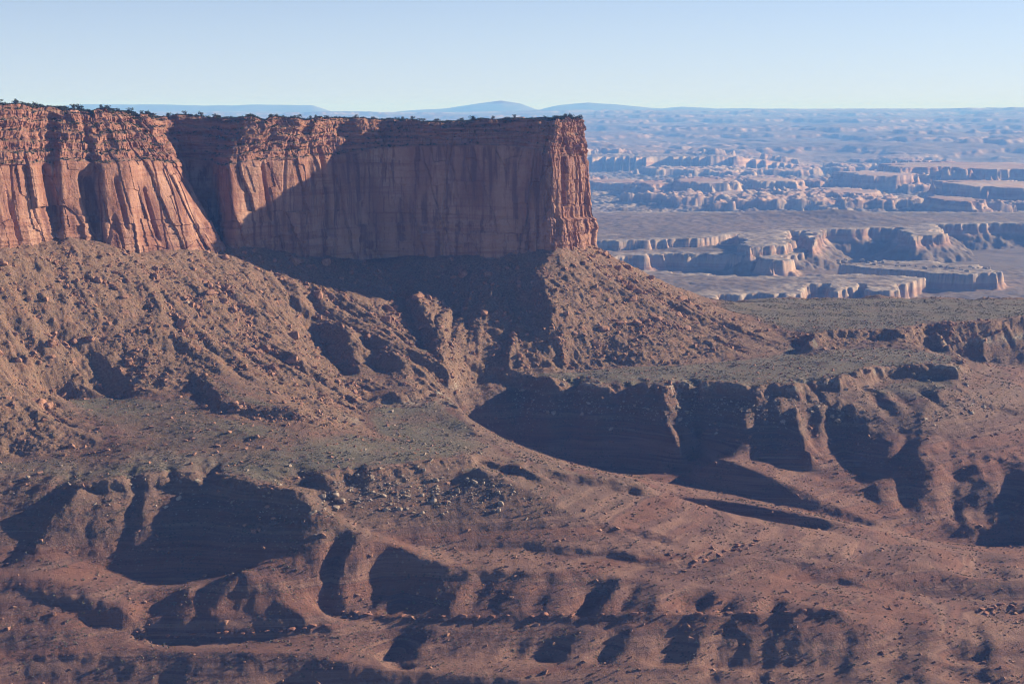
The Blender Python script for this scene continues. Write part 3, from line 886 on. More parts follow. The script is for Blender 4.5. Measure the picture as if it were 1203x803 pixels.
def near_mesh():
    us = np.concatenate([np.linspace(-0.75, -0.345, 120)[:-1], np.linspace(-0.345, 0.345, 1160), np.linspace(0.345, 0.80, 130)[1:]])
    ys = np.concatenate([np.linspace(690, 800, 45)[:-1], np.linspace(800, 1120, 480)[:-1], np.linspace(1120, 1570, 520)[:-1], np.linspace(1570, 2050, 170)])
    U, Y = np.meshgrid(us, ys)
    X = (U * np.maximum(Y, 780)).astype(np.float32); Y = Y.astype(np.float32)
    Z = np.empty_like(X); veg = np.empty_like(X); pale = np.empty_like(X); tl = np.empty_like(X); dmm = np.empty_like(X)
    for a in range(0, len(ys), 120):
        s = slice(a, a + 121)
        z, sl, dm, tal = near_height(X[s], Y[s])
        Z[s] = z; dmm[s] = dm; tl[s] = tal
        bench = smoothstep(0.23, 0.10, sl) * smoothstep(-236, -228, z)
        veg[s] = np.clip(0.95 * bench + 0.16 * tal + 0.34 * smoothstep(-262, -240, z) * (sl > 0.2), 0, 1)
        br = np.exp(-((z + 221.5 + 2 * fbm(X[s] / 90, Y[s] / 90, 2, 180)) / 2.2) ** 2) * smoothstep(-0.2, 0.4, fbm(X[s] / 60, Y[s] / 60, 3, 181))
        pale[s] = np.clip(br * (0.35 + 0.9 * smoothstep(0.12, 0.35, sl)), 0, 1)
    keep = ~((dmm[:-1, :-1] < -14) & (dmm[1:, 1:] < -14))
    return grid_mesh('terrain', np.stack([X, Y, Z], -1), M_TER, {'veg': veg, 'pale': pale, 'talus': tl}, keep)

terrain = near_mesh()
tag(terrain, 'red talus slope, benches and badlands below the mesa', kind='structure')

# ------------------------------------------------------------------ the far country
def sd_poly(poly, x, y):
    p = np.asarray(poly, float)
    d = dist_to(np.concatenate([p, p[:1]]), x, y)
    return np.where(inside(p, x, y), -d, d)

def far_height(X, Y):
    D = np.hypot(X, Y)
    z = np.full(X.shape, -452.0, np.float32)
    rock = np.zeros_like(z); pale = np.zeros_like(z)
    z = z + (8 * fbm(X / 300, Y / 300, 4, 101)).astype(np.float32)
    wx = X + 30 * fbm(X / 130, Y / 130, 5, 102, 0.6); wy = Y + 30 * fbm(X / 130 + 5, Y / 130, 5, 103, 0.6)
    def mesa_layer(poly, top, wall, foot):
        nonlocal z, rock, pale
        d = sd_poly(poly, wx, wy)
        h = np.interp(d, [-400, -60, 0, 6, 14, 14 + (top - wall - foot) * 1.7, 1e5], [0, 0, 0, -wall * 0.8, -wall, -(top - foot), -2000]).astype(np.float32)
        zz = top + h + (2.6 * fbm(X / 50, Y / 50, 4, 104, 0.6)).astype(np.float32)
        up = zz > z
        rock = np.where(up, smoothstep(-6, 0, d) * smoothstep(40, 10, d), rock)
        pale = np.where(up, smoothstep(-120, -8, d) * smoothstep(5, 0, d), pale)
        z = np.maximum(z, zz)
    g = lambda *pts: [at_z(*p)[:2] for p in pts]
    far_l, far_r = (-9000, 6200), (9000, 6200)
    T = -372.0
    mesa_layer(g((690, 284, T), (760, 282, T), (815, 280, T), (874, 274, T), (880, 290, T), (922, 288, T), (924, 272, T), (945, 270, T), (955, 286, T), (960, 270, T), (1060, 267, T),
                 (1068, 278, T), (1100, 276, T), (1104, 264, T), (1203, 262, T), (1330, 260, T)) + [(3000, 6100), (-2600, 6100), (-2600, 4700)], T, 28, -455)
    T = -397.0
    mesa_layer(g((640, 306, T), (700, 302, T), (785, 298, T), (850, 299, T), (896, 301, T), (902, 308, T), (930, 304, T), (940, 292, T), (900, 286, T), (700, 286, T)), T, 36, -440)
    T = -402.0
    mesa_layer(g((985, 310, T), (1040, 316, T), (1085, 319, T), (1140, 322, T), (1164, 320, T), (1168, 312, T), (1100, 308, T), (1040, 305, T)), T, 36, -442)
    T = -410.0
    mesa_layer(g((690, 352, T), (760, 346, T), (830, 350, T), (880, 344, T), (918, 345, T), (925, 352, T), (950, 336, T), (972, 334, T), (978, 342, T), (990, 343, T), (1000, 331, T), (1012, 333, T),
                 (1020, 342, T), (1052, 342, T), (1060, 333, T), (1080, 330, T), (1085, 326, T), (1000, 322, T), (880, 324, T), (760, 318, T), (690, 318, T)), T, 40, -456)
    # near shelf before the drop
    sh = smoothstep(3300, 2600, Y + 120 * fbm(X / 300, Y / 300, 2, 110))
    z = np.maximum(z, (-452 + 78 * sh).astype(np.float32))
    # low dark hills on the upper plain
    for px, py, hgt, r in ((905, 256, 16, 130), (985, 257, 22, 120), (1010, 258, 9, 200), (860, 257, 8, 200), (760, 257, 6, 300)):
        cx, cy, _ = at_z(px, py, -372.0)
        q = ((X - cx) / (r * 1.5)) ** 2 + ((Y - cy) / r) ** 2
        z = z + (hgt * np.exp(-q * 1.6) * (Y < 6600)).astype(np.float32)
    # needles: fins, domes and small mesas
    nd = smoothstep(6300, 6800, Y) * smoothstep(14500, 13000, Y)
    q = fbm(X / 900, Y / 900, 3, 120) + 0.25 * fbm(X / 200, Y / 200, 3, 121)
    blk = smoothstep(0.30, 0.33, q) * 38
    fins = np.clip(ridged(X / 110, Y / 260, 3, 122), 0, 2) * 10 * smoothstep(-0.35, 0.15, q)
    zn = -440 + blk + fins + 9 * fbm(X / 50, Y / 60, 4, 123, 0.6)
    z = (z * (1 - nd) + zn * nd).astype(np.float32)
    zmn = np.full(z.shape, -1e9, np.float32)
    for cx, wd, Dm, hm in ((830, 66, 8600, 72), (765, 38, 8700, 58), (905, 52, 8900, 66), (1035, 80, 9300, 84), (1140, 190, 9900, 112), (722, 60, 9300, 42), (1185, 130, 7700, 92), (1000, 60, 8200, 40),
                           (1122, 46, 7000, 62), (955, 36, 7500, 34), (870, 44, 8000, 36), (560, 150, 8800, 80), (380, 200, 9000, 90), (150, 200, 8600, 70)):
        Xc = ray(cx, 200)[0] * Dm; hw = wd * Dm / FPX * 0.5
        e = np.sqrt(((X - Xc) / hw) ** 2 + ((Y - Dm) / (hw * 1.3 + 120)) ** 2) * hw + 0.42 * hw * fbm(X / (hw * 0.8), Y / (hw * 0.8), 5, 160 + cx, 0.55) + 14 * fbm(X / 90, Y / 90, 3, 161)
        hh = np.interp(e - hw, [-400, 0, 18, 40, 40 + hm * 1.1], [hm, hm, hm * 0.55, hm * 0.42, -60])
        zmn = np.maximum(zmn, (-432 + hh + 3 * fbm(X / 80, Y / 80, 3, 162)).astype(np.float32))
    rock = np.where(zmn > z, smoothstep(-425, -395, zmn), rock * 1.0)
    zn = np.maximum(zn, zmn); z = np.maximum(z, zmn)
    rk = smoothstep(-430, -405, zn)
    rock = rock * (1 - nd) + nd * rk; pale = pale * (1 - nd) + nd * 0.8 * smoothstep(0.05, 0.45, fbm(X / 300, Y / 300, 4, 124) + 0.25)
    # the rise to the far plateaus
    pl = smoothstep(12600, 14500, Y)
    zp = np.interp(Y, [11000, 12500, 14000, 18000, 24000, 30000, 33000, 40000], [-430, -400, -330, -250, -120, -8, 0, 0])
    tq = fbm(X / 2600, Y / 3000, 6, 130, 0.6)
    zp = zp + 85 * tq * smoothstep(33000, 27000, Y)
    st = 62.0
    k = np.floor(zp / st); f = zp / st - k
    zp = (k + np.where(f < 0.8, f * 0.45 / 0.8, 0.45 + (f - 0.8) * 0.55 / 0.2)) * st
    zp = zp + smoothstep(15000, 30000, Y) * np.clip(X * 0.0065, -25, 70)
    zp = zp + 14 * fbm(X / 500, Y / 500, 4, 131) + 26 * smoothstep(26000, 31000, Y) * fbm(X / 2600, Y / 6000, 3, 136)
    zq_ = X / 95.0 + 1.6 * perlin(X / 260, X * 0 + 0.3, 171); zz_ = (zq_ % 1.0) * (120 + 200 * np.abs(perlin(np.floor(zq_) * 1.37, X * 0 + 0.7, 172))) + 240 * fbm(X / 900, Y / 3000, 3, 170)
    wall = smoothstep(12000, 12060, Y - zz_) * 105 * smoothstep(2600, 1500, X)
    z = (z * (1 - pl) + zp * pl).astype(np.float32)
    z = z + (wall * (1 - pl)).astype(np.float32)
    rock = np.maximum(rock, (wall > 4) * (wall < 101) * (1 - pl))
    rock = rock * (1 - pl) + pl * 0.7 * smoothstep(0.75, 0.95, f) ; pale = pale * (1 - pl) + pl * 0.4 * smoothstep(0.72, 0.86, f) * smoothstep(-0.1, 0.3, fbm(X / 900, Y / 900, 3, 134) + 0.1)
    return z, rock, pale

def far_mesh():
    us = np.concatenate([np.linspace(-0.75, -0.33, 90)[:-1], np.linspace(-0.33, 0.33, 860), np.linspace(0.33, 0.75, 90)[1:]])
    ys = np.concatenate([np.linspace(2045, 3000, 60)[:-1], np.geomspace(3000, 6400, 520)[:-1], np.geomspace(6400, 14500, 330)[:-1], np.geomspace(14500, 33500, 260)])
    U, Y = np.meshgrid(us, ys); X = U * Y
    z, rock, pale = far_height(X.astype(np.float32), Y.astype(np.float32))
    z[0] = -375
    P = np.stack([X, Y, z], -1)
    i1 = int(np.searchsorted(ys, 6350)); i2 = int(np.searchsorted(ys, 12800))
    for nm, a, b, lab in (('plain', 0, i1, 'grey desert plain with pale rimmed canyons cut into it'),
                          ('needles_land', i1, i2, 'blue hazy land of pale rock fins and small mesas'),
                          ('far_plateau', i2, len(ys) - 1, 'pale blue far plateau rising to the skyline')):
        o = grid_mesh(nm, P[a:b + 1], M_FAR, {'rock': rock[a:b + 1], 'pale': pale[a:b + 1]})
        tag(o, lab, kind='structure')

far_mesh()

# mountains on the skyline: a long ridge with a table and rounded humps
def mountains():
    prof = [(-500, 134), (60, 130), (105, 128), (240, 128.5), (370, 128.5), (395, 134), (420, 139), (440, 137), (470, 133.5), (520, 131), (560, 127.5), (590, 125), (612, 127), (632, 132), (650, 129.5),
            (690, 126.5), (720, 127.5), (750, 129.5), (775, 131), (800, 129.5), (840, 131), (1700, 134)]
    us = np.linspace(-0.8, 0.8, 1100)
    hy = np.interp(us * FPX + 601.5, [p[0] for p in prof], [133.5 - 1.6 * (133.5 - p[1]) for p in prof]) + 1.0
    ys = np.linspace(34500, 38500, 40)
    U, Y = np.meshgrid(us, ys); X = U * Y
    crest = np.array([ray(601.5, h - 3.0)[1] for h in hy]) * 36500
    w = np.exp(-((Y - 36500) / 1100.0) ** 2)
    Z = -260 + (crest[None, :] + 260) * w + 14 * fbm(X / 1300, Y / 900, 4, 140) * (0.3 + w)
    o = grid_mesh('mountains', np.stack([X, Y, Z], -1), M_FAR, {'rock': X * 0, 'pale': X * 0})
    tag(o, 'blue mountains and a flat table on the skyline', kind='structure')
mountains()

# ------------------------------------------------------------------ loose rock and plants
def rock_mat(name, a, b, c):
    N = NT(name)
    f = N.noise(N.pos(), 0.45, 4, 0.65)
    base = N.mix(N.rng(f, 0.35, 0.65), a, b)
    base = N.mix(N.rng(N.noise(N.pos(), 1.7, 3, 0.7), 0.5, 0.72, 0, 0.6), base, c)
    N.bump(N.noise(N.pos(), 1.5, 4, 0.7), 0.8, 0.5)
    return N.col(base)
M_ROCK = rock_mat('fallen_sandstone', (0.225, 0.112, 0.072), (0.345, 0.195, 0.132), (0.14, 0.07, 0.05))
M_PALE = rock_mat('pale_sandstone', (0.27, 0.205, 0.15), (0.39, 0.31, 0.24), (0.18, 0.13, 0.095))
M_SLAB = rock_mat('red_ledge_rock', (0.25, 0.11, 0.072), (0.34, 0.17, 0.115), (0.15, 0.07, 0.05))

def leaf_mat(name, a, b):
    N = NT(name, 0.9)
    N.b.inputs['Specular IOR Level'].default_value = 0.056
    f = N.noise(N.pos(), 0.9, 3, 0.7)
    return N.col(N.mix(N.rng(f, 0.35, 0.65), a, b))
M_JUN = leaf_mat('juniper_green', (0.032, 0.040, 0.022), (0.075, 0.082, 0.045))
M_SCRUB = leaf_mat('sagebrush_green', (0.105, 0.096, 0.064), (0.20, 0.172, 0.12))
M_BARK = NT('juniper_bark').col((0.11, 0.075, 0.055))

def hull_rock(seed, sx, sy, sz, n=15):
    r = np.random.default_rng(seed)
    bm = bmesh.new()
    for k in range(n):
        v = r.normal(size=3); v /= np.abs(v).max() ** 0.75 * np.linalg.norm(v) ** 0.25
        v *= r.uniform(0.78, 1.05)
        bm.verts.new((v[0] * sx, v[1] * sy, v[2] * sz))
    res = bmesh.ops.convex_hull(bm, input=bm.verts)
    bmesh.ops.delete(bm, geom=[e for e in res['geom_interior'] if isinstance(e, bmesh.types.BMVert)], context='VERTS')
    bmesh.ops.triangulate(bm, faces=bm.faces)
    bm.verts.index_update()
    V = np.array([v.co[:] for v in bm.verts]); F = np.array([[v.index for v in f.verts] for f in bm.faces])
    bm.free()
    return V, F

def big_rock(seed, sx, sy, sz):
    """a boulder seen close enough to show broken faces and worn edges"""
    V, F = hull_rock(seed, sx, sy, sz, 22)
    bm = bmesh.new()
    vs = [bm.verts.new(v) for v in V]
    for f in F: bm.faces.new([vs[i] for i in f])
    bmesh.ops.dissolve_limit(bm, angle_limit=R(12), verts=bm.verts, edges=bm.edges)
    bmesh.ops.bevel(bm, geom=bm.edges[:], offset=0.07, segments=1, affect='EDGES')
    bmesh.ops.triangulate(bm, faces=bm.faces)
    bmesh.ops.subdivide_edges(bm, edges=[e for e in bm.edges if e.calc_length() > 0.45], cuts=1, use_grid_fill=True)
    bmesh.ops.triangulate(bm, faces=bm.faces)
    r = np.random.default_rng(seed + 500)
    for v in bm.verts:
        v.co *= 1 + r.normal() * 0.025
    bm.verts.index_update()
    V = np.array([v.co[:] for v in bm.verts]); F = np.array([[v.index for v in f.verts] for f in bm.faces])
    bm.free()
    return V, F

PROTO = [hull_rock(300 + k, 1.0, 0.65 + 0.35 * (k % 3) / 2, 0.45 + 0.4 * (k % 4) / 3) for k in range(16)]
BIG = [big_rock(400 + k, 1.0, 0.7 + 0.3 * (k % 3) / 2, 0.5 + 0.3 * (k % 4) / 3) for k in range(8)]
FLAT = [big_rock(450 + k, 1.0, 0.75, 0.22 + 0.06 * (k % 3)) for k in range(5)]

def scatter(name, protos, pts, sizes, mat, seed, sink=0.42, flat=1.0):
    """many small pieces in one mesh"""
    r = np.random.default_rng(seed)
    Vs, Fs, o = [], [], 0
    which = r.integers(0, len(protos), len(pts))
    for k, (V, F) in enumerate(protos):
        m = np.nonzero(which == k)[0]
        if len(m) == 0: continue
        a = r.uniform(0, 2 * PI, len(m)); c, s_ = np.cos(a), np.sin(a)
        tx = r.normal(0, 0.25, len(m))
        sz = sizes[m]
        X = V[None, :, 0] * c[:, None] - V[None, :, 1] * s_[:, None]
        Y = V[None, :, 0] * s_[:, None] + V[None, :, 1] * c[:, None]
        Z = V[None, :, 2] * flat + X * tx[:, None]
        W = np.stack([X * sz[:, None] + pts[m, 0][:, None], Y * sz[:, None] + pts[m, 1][:, None], Z * sz[:, None] + (pts[m, 2] + sz * (0.5 - sink) * 0.6)[:, None]], -1)
        n = V.shape[0]
        Vs.append(W.reshape(-1, 3)); Fs.append((F[None] + (o + n * np.arange(len(m)))[:, None, None]).reshape(-1, 3))
        o += n * len(m)
    return link(name, poly_mesh(name, np.concatenate(Vs), np.concatenate(Fs), mat))

def candidates(n, ymin, ymax, seed, umax=0.345):
    r = np.random.default_rng(seed)
    u = r.uniform(-umax, umax, n); y = np.sqrt(r.uniform(ymin ** 2, ymax ** 2, n))
    x = u * y
    z, sl, dm, tal = near_height(x.astype(np.float32), y.astype(np.float32))
    return x, y, z.astype(float), sl, dm, tal, r

def hit(px, py, y0=790, y1=1640):
    """where the sight line through a pixel meets the near ground"""
    ys = np.arange(y0, y1, 0.5); a, b = ray(px, py)
    z = near_height((a * ys).astype(np.float32), ys.astype(np.float32))[0]
    k = np.nonzero(z >= b * ys)[0]
    k = k[0] if len(k) else len(ys) - 1
    return Vector((a * ys[k], ys[k], float(z[k])))

# rubble and small boulders of the talus and slopes
x, y, z, sl, dm, tal, r = candidates(210000, 800, 1600, 21)
cl = smoothstep(0.0, 0.6, 0.7 * fbm(x / 42, y / 42, 3, 201) + 0.9 * (0.45 - chutes(bil(S_NEAR, x, y), dm)))
pr = (dm > 2) * (0.06 + 0.6 * tal * (0.10 + 1.3 * cl ** 1.5) + 0.28 * smoothstep(0.3, 0.6, sl) * smoothstep(-262, -232, z) * (0.2 + cl) + 0.10 * (sl < 0.2) * (z > -232))
k = r.uniform(0, 1, len(x)) < pr
x, y, z, tal_k = x[k], y[k], z[k], tal[k]
size = np.minimum(0.42 * r.pareto(2.1, len(x)) + 0.34, 2.4) * (0.75 + 0.4 * tal_k)
pts = np.stack([x, y, z], 1)
pale_z = np.exp(-((z + 231) / 9.0) ** 2) * (r.uniform(0, 1, len(x)) < 0.55)
order = np.argsort(-size)
ind = [i for i in order if tal_k[i] > 0.3][:165]
mask = np.ones(len(x), bool); mask[ind] = False
big_pts = pts[ind]; big_size = size[ind] * (0.8 + 1.5 * r.uniform(0, 1, len(ind)) ** 2.5)
mp = mask & (pale_z > 0.4); mr = mask & ~(pale_z > 0.4)
tag(scatter('rubble', PROTO, pts[mr], size[mr], M_ROCK, 31), 'brown stones strewn over the slopes below the mesa', kind='stuff')
print('rubble', mr.sum(), mp.sum())

# white blocks under the rims of the benches
wx_, wy_, wz_, wsl, wdm, wtal, r = candidates(90000, 930, 1420, 22)
band = np.exp(-((wz_ + 236) / 8.0) ** 2) * smoothstep(0.28, 0.5, wsl)
lobe = 0.7 * np.exp(-((wx_ - (-60)) / 95.0) ** 2 - ((wy_ - 1000) / 45.0) ** 2) + 0.35 * smoothstep(1180, 1250, wy_) * (wx_ > 0)
k = r.uniform(0, 1, len(wx_)) < band * lobe * 1.1
wp = np.stack([wx_[k], wy_[k], wz_[k]], 1); ws = np.minimum(0.45 * r.pareto(2.4, k.sum()) + 0.5, 2.6)
o_ = np.argsort(-ws)
whi = o_[:60]
msk = np.ones(len(ws), bool); msk[whi] = False
P_ = np.concatenate([wp[msk], pts[mp]]); S_ = np.concatenate([ws[msk], size[mp]])
tag(scatter('pale_rubble', PROTO, P_, S_, M_PALE, 32), 'pale stones fallen below the white rims of the benches', kind='stuff')

ROCK_ME = [poly_mesh('boulder', V, F, M_ROCK) for V, F in BIG]
PALE_ME = [poly_mesh('boulder', V, F, M_PALE) for V, F in BIG]
SLAB_ME = [poly_mesh('flat_stone', V, F, M_SLAB) for V, F in FLAT]

def place(name, me, p, s, label, cat, group, r, tilt=0.3, sink=0.38, rz=None):
    o = link(name, me)
    o.location = (p[0], p[1], p[2] + s * 0.5 * (0.5 - sink))
    o.scale = (s * r.uniform(0.85, 1.2), s * r.uniform(0.85, 1.15), s * r.uniform(0.85, 1.15))
    o.rotation_euler = (r.normal(0, tilt), r.normal(0, tilt), r.uniform(0, 2 * PI) if rz is None else rz)
    tag(o, label, cat, group)
    return o

r = np.random.default_rng(77)
for i, (p, s_) in enumerate(zip(big_pts, big_size)):
    left = p[0] / p[1] < -0.06
    place('boulder', ROCK_ME[i % 8], p, s_, 'brown sandstone boulder on the rubble slope below the sunlit wall' if left else 'brown sandstone boulder on the rubble slope around the shaded wall and prow', 'boulder',
          'boulders below the sunlit wall' if left else 'boulders below the shaded wall and prow', r)
for i, j in enumerate(whi):
    near = wp[j][1] < 1120
    place('boulder', PALE_ME[i % 8], wp[j], ws[j], 'pale grey block tumbled below the white edge of the nearer bench' if near else 'pale grey block tumbled below the edge of the farther bench', 'boulder',
          'pale blocks below the nearer bench' if near else 'pale blocks below the farther bench', r)
# boulders one can point to
for px, py, s_, me, lab in (
        (130, 337, 6.2, 0, 'largest dark brown block on the upper left slope, its left side in black shade'),
        (106, 398, 5.2, 1, 'red brown block with a shaded face halfway down the left slope'),
        (78, 408, 4.2, 4, 'rounded pale orange boulder left of a red block on the slope'),
        (221, 357, 4.4, 3, 'flat pale boulder lying alone on the middle of the left slope'),
        (47, 555, 3.6, 2, 'tilted square red block beside the dark hollow at the left edge of the bench'),
        (240, 478, 4.6, 5, 'red boulder at the left end of the shaded low ledge'),
        (270, 508, 3.6, 6, 'upright tan boulder standing on the bench below the low ledge'),
        (303, 513, 3.8, 7, 'dark red boulder on the grey bench, beside a long shadow'),
        (325, 528, 3.4, 1, 'wide low orange boulder on the open grey bench'),
        (610, 417, 5.0, 2, 'orange block at the toe of the slope below the shaded wall'),
        (785, 428, 3.8, 3, 'pale orange block at the toe of the prow slope, on the green bench edge'),
        (968, 410, 4.6, 4, 'dark red block alone at the far tip of the prow slope'),
        (1006, 443, 3.6, 0, 'pale block at the left end of the cliff on the right bench')):
    p = hit(px, py)
    place('boulder', (PALE_ME if 'pale block' in lab or 'pale boulder' in lab else ROCK_ME)[me], p, s_ * 0.62, lab, 'boulder', None, r, 0.15)

# slabs along the red ledges at the bottom
L_ = [(px, py) for px, py in zip(np.linspace(395, 985, 30), np.interp(np.linspace(395, 985, 30), [380, 440, 520, 930, 990], [714, 721, 724, 716, 715]))]
for i, (px, py) in enumerate(L_):
    p = hit(px + r.uniform(-8, 8), py + r.uniform(0, 3))
    place('flat_stone', SLAB_ME[i % 5], p, r.uniform(1.3, 3.0), 'flat red slab on the long thin ledge across the lower slope', 'stone', 'slabs on the long red ledge', r, 0.10, 0.25)
for i in range(22):
    t_ = r.uniform(0, 1)
    p = hit(805 + 100 * t_ + r.uniform(-8, 8), 668 - 36 * t_ + r.uniform(-6, 6))
    place('flat_stone', SLAB_ME[i % 5], p, r.uniform(1.3, 3.4), 'flat red slab in the broken outcrop on the long lit spur', 'stone', 'slabs of the outcrop on the spur', r, 0.2, 0.25)
for i in range(14):
    p = hit(1140 + 63 * r.uniform(0, 1.2), 715 + r.uniform(-6, 6))
    place('flat_stone', SLAB_ME[i % 5], p, r.uniform(1.2, 2.8), 'red slab in the small outcrop on the red plain at the right edge', 'stone', 'slabs of the outcrop at the right edge', r, 0.2, 0.25)
for i in range(16):
    p = hit(165 + 220 * i / 15 + r.uniform(-5, 5), float(np.interp(165 + 220 * i / 15, [165, 200, 300, 385], [741, 745, 742, 733])) + r.uniform(0, 3))
    place('flat_stone', SLAB_ME[i % 5], p, r.uniform(1.2, 2.6), 'flat red slab on the ledge under the cone shaped hill', 'stone', 'slabs under the cone shaped hill', r, 0.1, 0.25)

# sagebrush: one cover of small clumps
def clump_proto(seed, n, sx, sz, leaf):
    """leaf sized faces spread through a low dome"""
    r = np.random.default_rng(seed)
    V, F = [], []
    for k in range(n):
        d = r.normal(size=3); d /= np.linalg.norm(d); d[2] = abs(d[2])
        c = d * np.array([sx, sx, sz]) * r.uniform(0.35, 1.0)
        t = r.normal(size=(3, 3)) * leaf
        V += [c + t[0], c + t[1], c + t[2]]; F.append([3 * k, 3 * k + 1, 3 * k + 2])
    return np.array(V), np.array(F)
SAGE = [clump_proto(600 + k, 14, 0.9, 0.75, 0.42) for k in range(8)]
x, y, z, sl, dm, tal, r = candidates(175000, 800, 1810, 23)
cl = smoothstep(-0.3, 0.5, fbm(x / 30, y / 30, 3, 211))
pr = (dm > 3) * (0.05 + 0.32 * cl + 0.25 * (sl < 0.25) * (z > -236) * cl)
k = r.uniform(0, 1, len(x)) < pr
print('scrub', k.sum())
tag(scatter('scrub', SAGE, np.stack([x[k], y[k], z[k]], 1), r.uniform(0.3, 0.8, k.sum()) * r.uniform(0.7, 1.35, k.sum()), M_SCRUB, 33), 'low grey green desert scrub dotted over slopes and benches', kind='stuff')

# junipers along the rim and on the ledges
def juniper_mesh(seed):
    r = np.random.default_rng(seed)
    V, F, mi = [], [], []
    lobes = [(r.normal(0, 0.30, 2), r.uniform(0.45, 1.0), r.uniform(0.30, 0.5)) for _ in range(7)]
    for c, h, w in lobes:
        for k in range(26):
            d = r.normal(size=3); d /= np.linalg.norm(d)
            p = np.array([c[0], c[1], h]) + d * w * r.uniform(0.45, 1.0) * np.array([1, 1, 0.85])
            t = r.normal(size=(3, 3)) * 0.085
            b = len(V); V += [p + t[0], p + t[1], p + t[2]]; F.append([b, b + 1, b + 2]); mi.append(0)
    for k in range(3):                                   # trunk and two limbs
        a = r.uniform(0, 2 * PI); top = np.array([0.3 * math.cos(a) * k * 0.6, 0.3 * math.sin(a) * k * 0.6, 0.75])
        b = len(V)
        for j in range(5):
            q = 2 * PI * j / 5
            V.append(np.array([0.07 * math.cos(q), 0.07 * math.sin(q), -0.15]) * (1 - 0.25 * k))
            V.append(top + 0.03 * np.array([math.cos(q), math.sin(q), 0]))
        for j in range(5):
            i0, i1, i2, i3 = b + 2 * j, b + 2 * ((j + 1) % 5), b + 2 * ((j + 1) % 5) + 1, b + 2 * j + 1
            F += [[i0, i1, i2], [i0, i2, i3]]; mi += [1, 1]
    me = poly_mesh('juniper', np.array(V), np.array(F), M_JUN)
    me.materials.append(M_BARK)
    me.polygons.foreach_set('material_index', np.array(mi, np.int32))
    return me
JUN = [juniper_mesh(700 + k) for k in range(7)]
nrow = MESA_P.shape[1]
rimi = nrow - 7                                          # index of the rim row
r = np.random.default_rng(88)
SLEN = S_CL[-1]
PXS = MESA_P[:, rimi, 0] / MESA_P[:, rimi, 1] * FPX + 601.5
vis = np.nonzero((PXS > -20) & (PXS < 690) & (MESA_P[:, rimi, 1] < 1600))[0]
def rimtree(i, back, s_, lab, grp, name='juniper'):
    p = MESA_P[i, rimi]; q = MESA_P[i, rimi + 1]
    w = back
    d = (q - p); d = d / (np.linalg.norm(d[:2]) + 1e-6)
    c = p + d * w; c[2] = p[2] - 0.15
    o = link(name, JUN[r.integers(0, 7)])
    o.location = c; o.scale = (s_ * r.uniform(0.9, 1.25), s_ * r.uniform(0.9, 1.25), s_ * r.uniform(0.8, 1.15)); o.rotation_euler = (0, 0, r.uniform(0, 6.28))
    tag(o, lab, 'juniper', grp)
    return o
for k in range(170):
    i = vis[r.integers(0, len(vis))]
    lit = PXS[i] < 190
    rimtree(i, r.uniform(0.5, 20), 1.4 + 2.6 * r.uniform() ** 1.6, 'dark green juniper on the mesa rim above the sunlit wall at the left' if lit else 'dark green juniper on the flat mesa rim above the shaded wall', 'junipers on the rim above the sunlit wall' if lit else 'junipers on the rim above the shaded wall')
i = int(np.argmin(np.abs(PXS - 239) + 1000 * (MESA_P[:, rimi, 1] > 1600)))
rimtree(i, 2.0, 4.6, 'tallest juniper, standing clear of the skyline on the mesa rim', None)
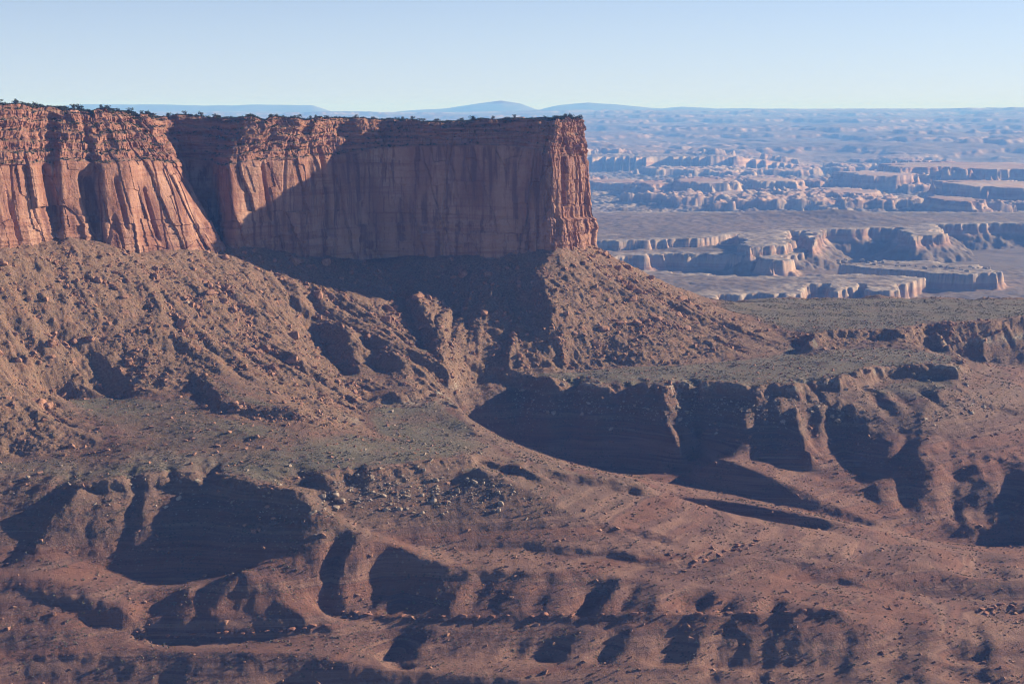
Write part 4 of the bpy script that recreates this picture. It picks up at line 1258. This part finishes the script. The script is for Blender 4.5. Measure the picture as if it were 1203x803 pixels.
# on the treads of the ledges below the rim
tread = []
for i in vis[::2]:
    for j in range(int(1 + 190 * 0.72), rimi - 2):
        a_, b_ = MESA_P[i, j], MESA_P[i, j + 1]
        run = np.hypot(b_[0] - a_[0], b_[1] - a_[1]); rise = b_[2] - a_[2]
        if run > 1.3 * abs(rise) and b_[1] > a_[1] and r.uniform() < 0.35:
            tread.append((a_ + b_) / 2)
tread = np.array(tread); r.shuffle(tread)
print('treads', len(tread))
for p in tread[:125]:
    o = link('juniper', JUN[r.integers(0, 7)])
    s_ = r.uniform(0.9, 2.1)
    o.location = p - np.array([0, 0, 0.2]); o.scale = (s_ * 1.2, s_ * 1.2, s_); o.rotation_euler = (0, 0, r.uniform(0, 6.28))
    tag(o, 'small dark juniper clinging to a ledge below the mesa rim', 'juniper', 'junipers on the ledges below the rim')
if len(tread) > 125:
    q = tread[125:1400]
    tag(scatter('undergrowth', SAGE, q, r.uniform(0.6, 1.5, len(q)), M_JUN, 34), 'dark bushes growing on the ledges below the rim', kind='stuff')
# bushes on the flat top
q = []
for k in range(4200):
    i = vis[r.integers(0, len(vis))]; p = MESA_P[i, rimi]; d = MESA_P[i, rimi + 1] - p; d = d / (np.linalg.norm(d[:2]) + 1e-6)
    c = p + d * r.uniform(0.3, 70); c[2] = p[2] - 0.2; q.append(c)
tag(scatter('rim_undergrowth', SAGE, np.array(q), r.uniform(0.5, 1.5, len(q)), M_JUN, 35), 'dark bushes covering the flat top of the mesa', kind='stuff')

# white blocks on the rim of the far canyon
for k in range(46):
    t_ = r.uniform(0, 1)
    px = 985 + 180 * t_; py = float(np.interp(px, [985, 1040, 1085, 1140, 1166], [309, 314, 317, 320, 319])) - r.uniform(0, 6)
    p = at_z(px, py, -402.0)
    o = place('boulder', PALE_ME[k % 8], (p[0], p[1], -403.0), r.uniform(4.0, 8.5), 'white rounded rock on the rim of the distant canyon', 'boulder', 'white rocks on the distant canyon rim', r, 0.1, 0.2)

# ------------------------------------------------------------------ haze
def haze():
    bm = bmesh.new()
    bmesh.ops.create_cube(bm, size=1.0)
    for v in bm.verts:
        v.co = ((v.co.x) * 66000, 18900 + v.co.y * 40800, -240 + v.co.z * 800)
    me = bpy.data.meshes.new('haze'); bm.to_mesh(me); bm.free()
    m = bpy.data.materials.new('blue_air'); m.use_nodes = True
    t = m.node_tree
    for n in list(t.nodes): t.nodes.remove(n)
    out = t.nodes.new('ShaderNodeOutputMaterial'); v = t.nodes.new('ShaderNodeVolumePrincipled')
    v.inputs['Color'].default_value = HAZE_COLOR + (1.0,)
    v.inputs['Absorption Color'].default_value = (0.8, 0.9, 1, 1)
    v.inputs['Density'].default_value = HAZE_DENSITY
    v.inputs['Anisotropy'].default_value = 0.0
    t.links.new(v.outputs[0], out.inputs['Volume'])
    me.materials.append(m)
    o = link('haze', me)
    tag(o, 'thin blue haze over the far country', kind='stuff')
haze()
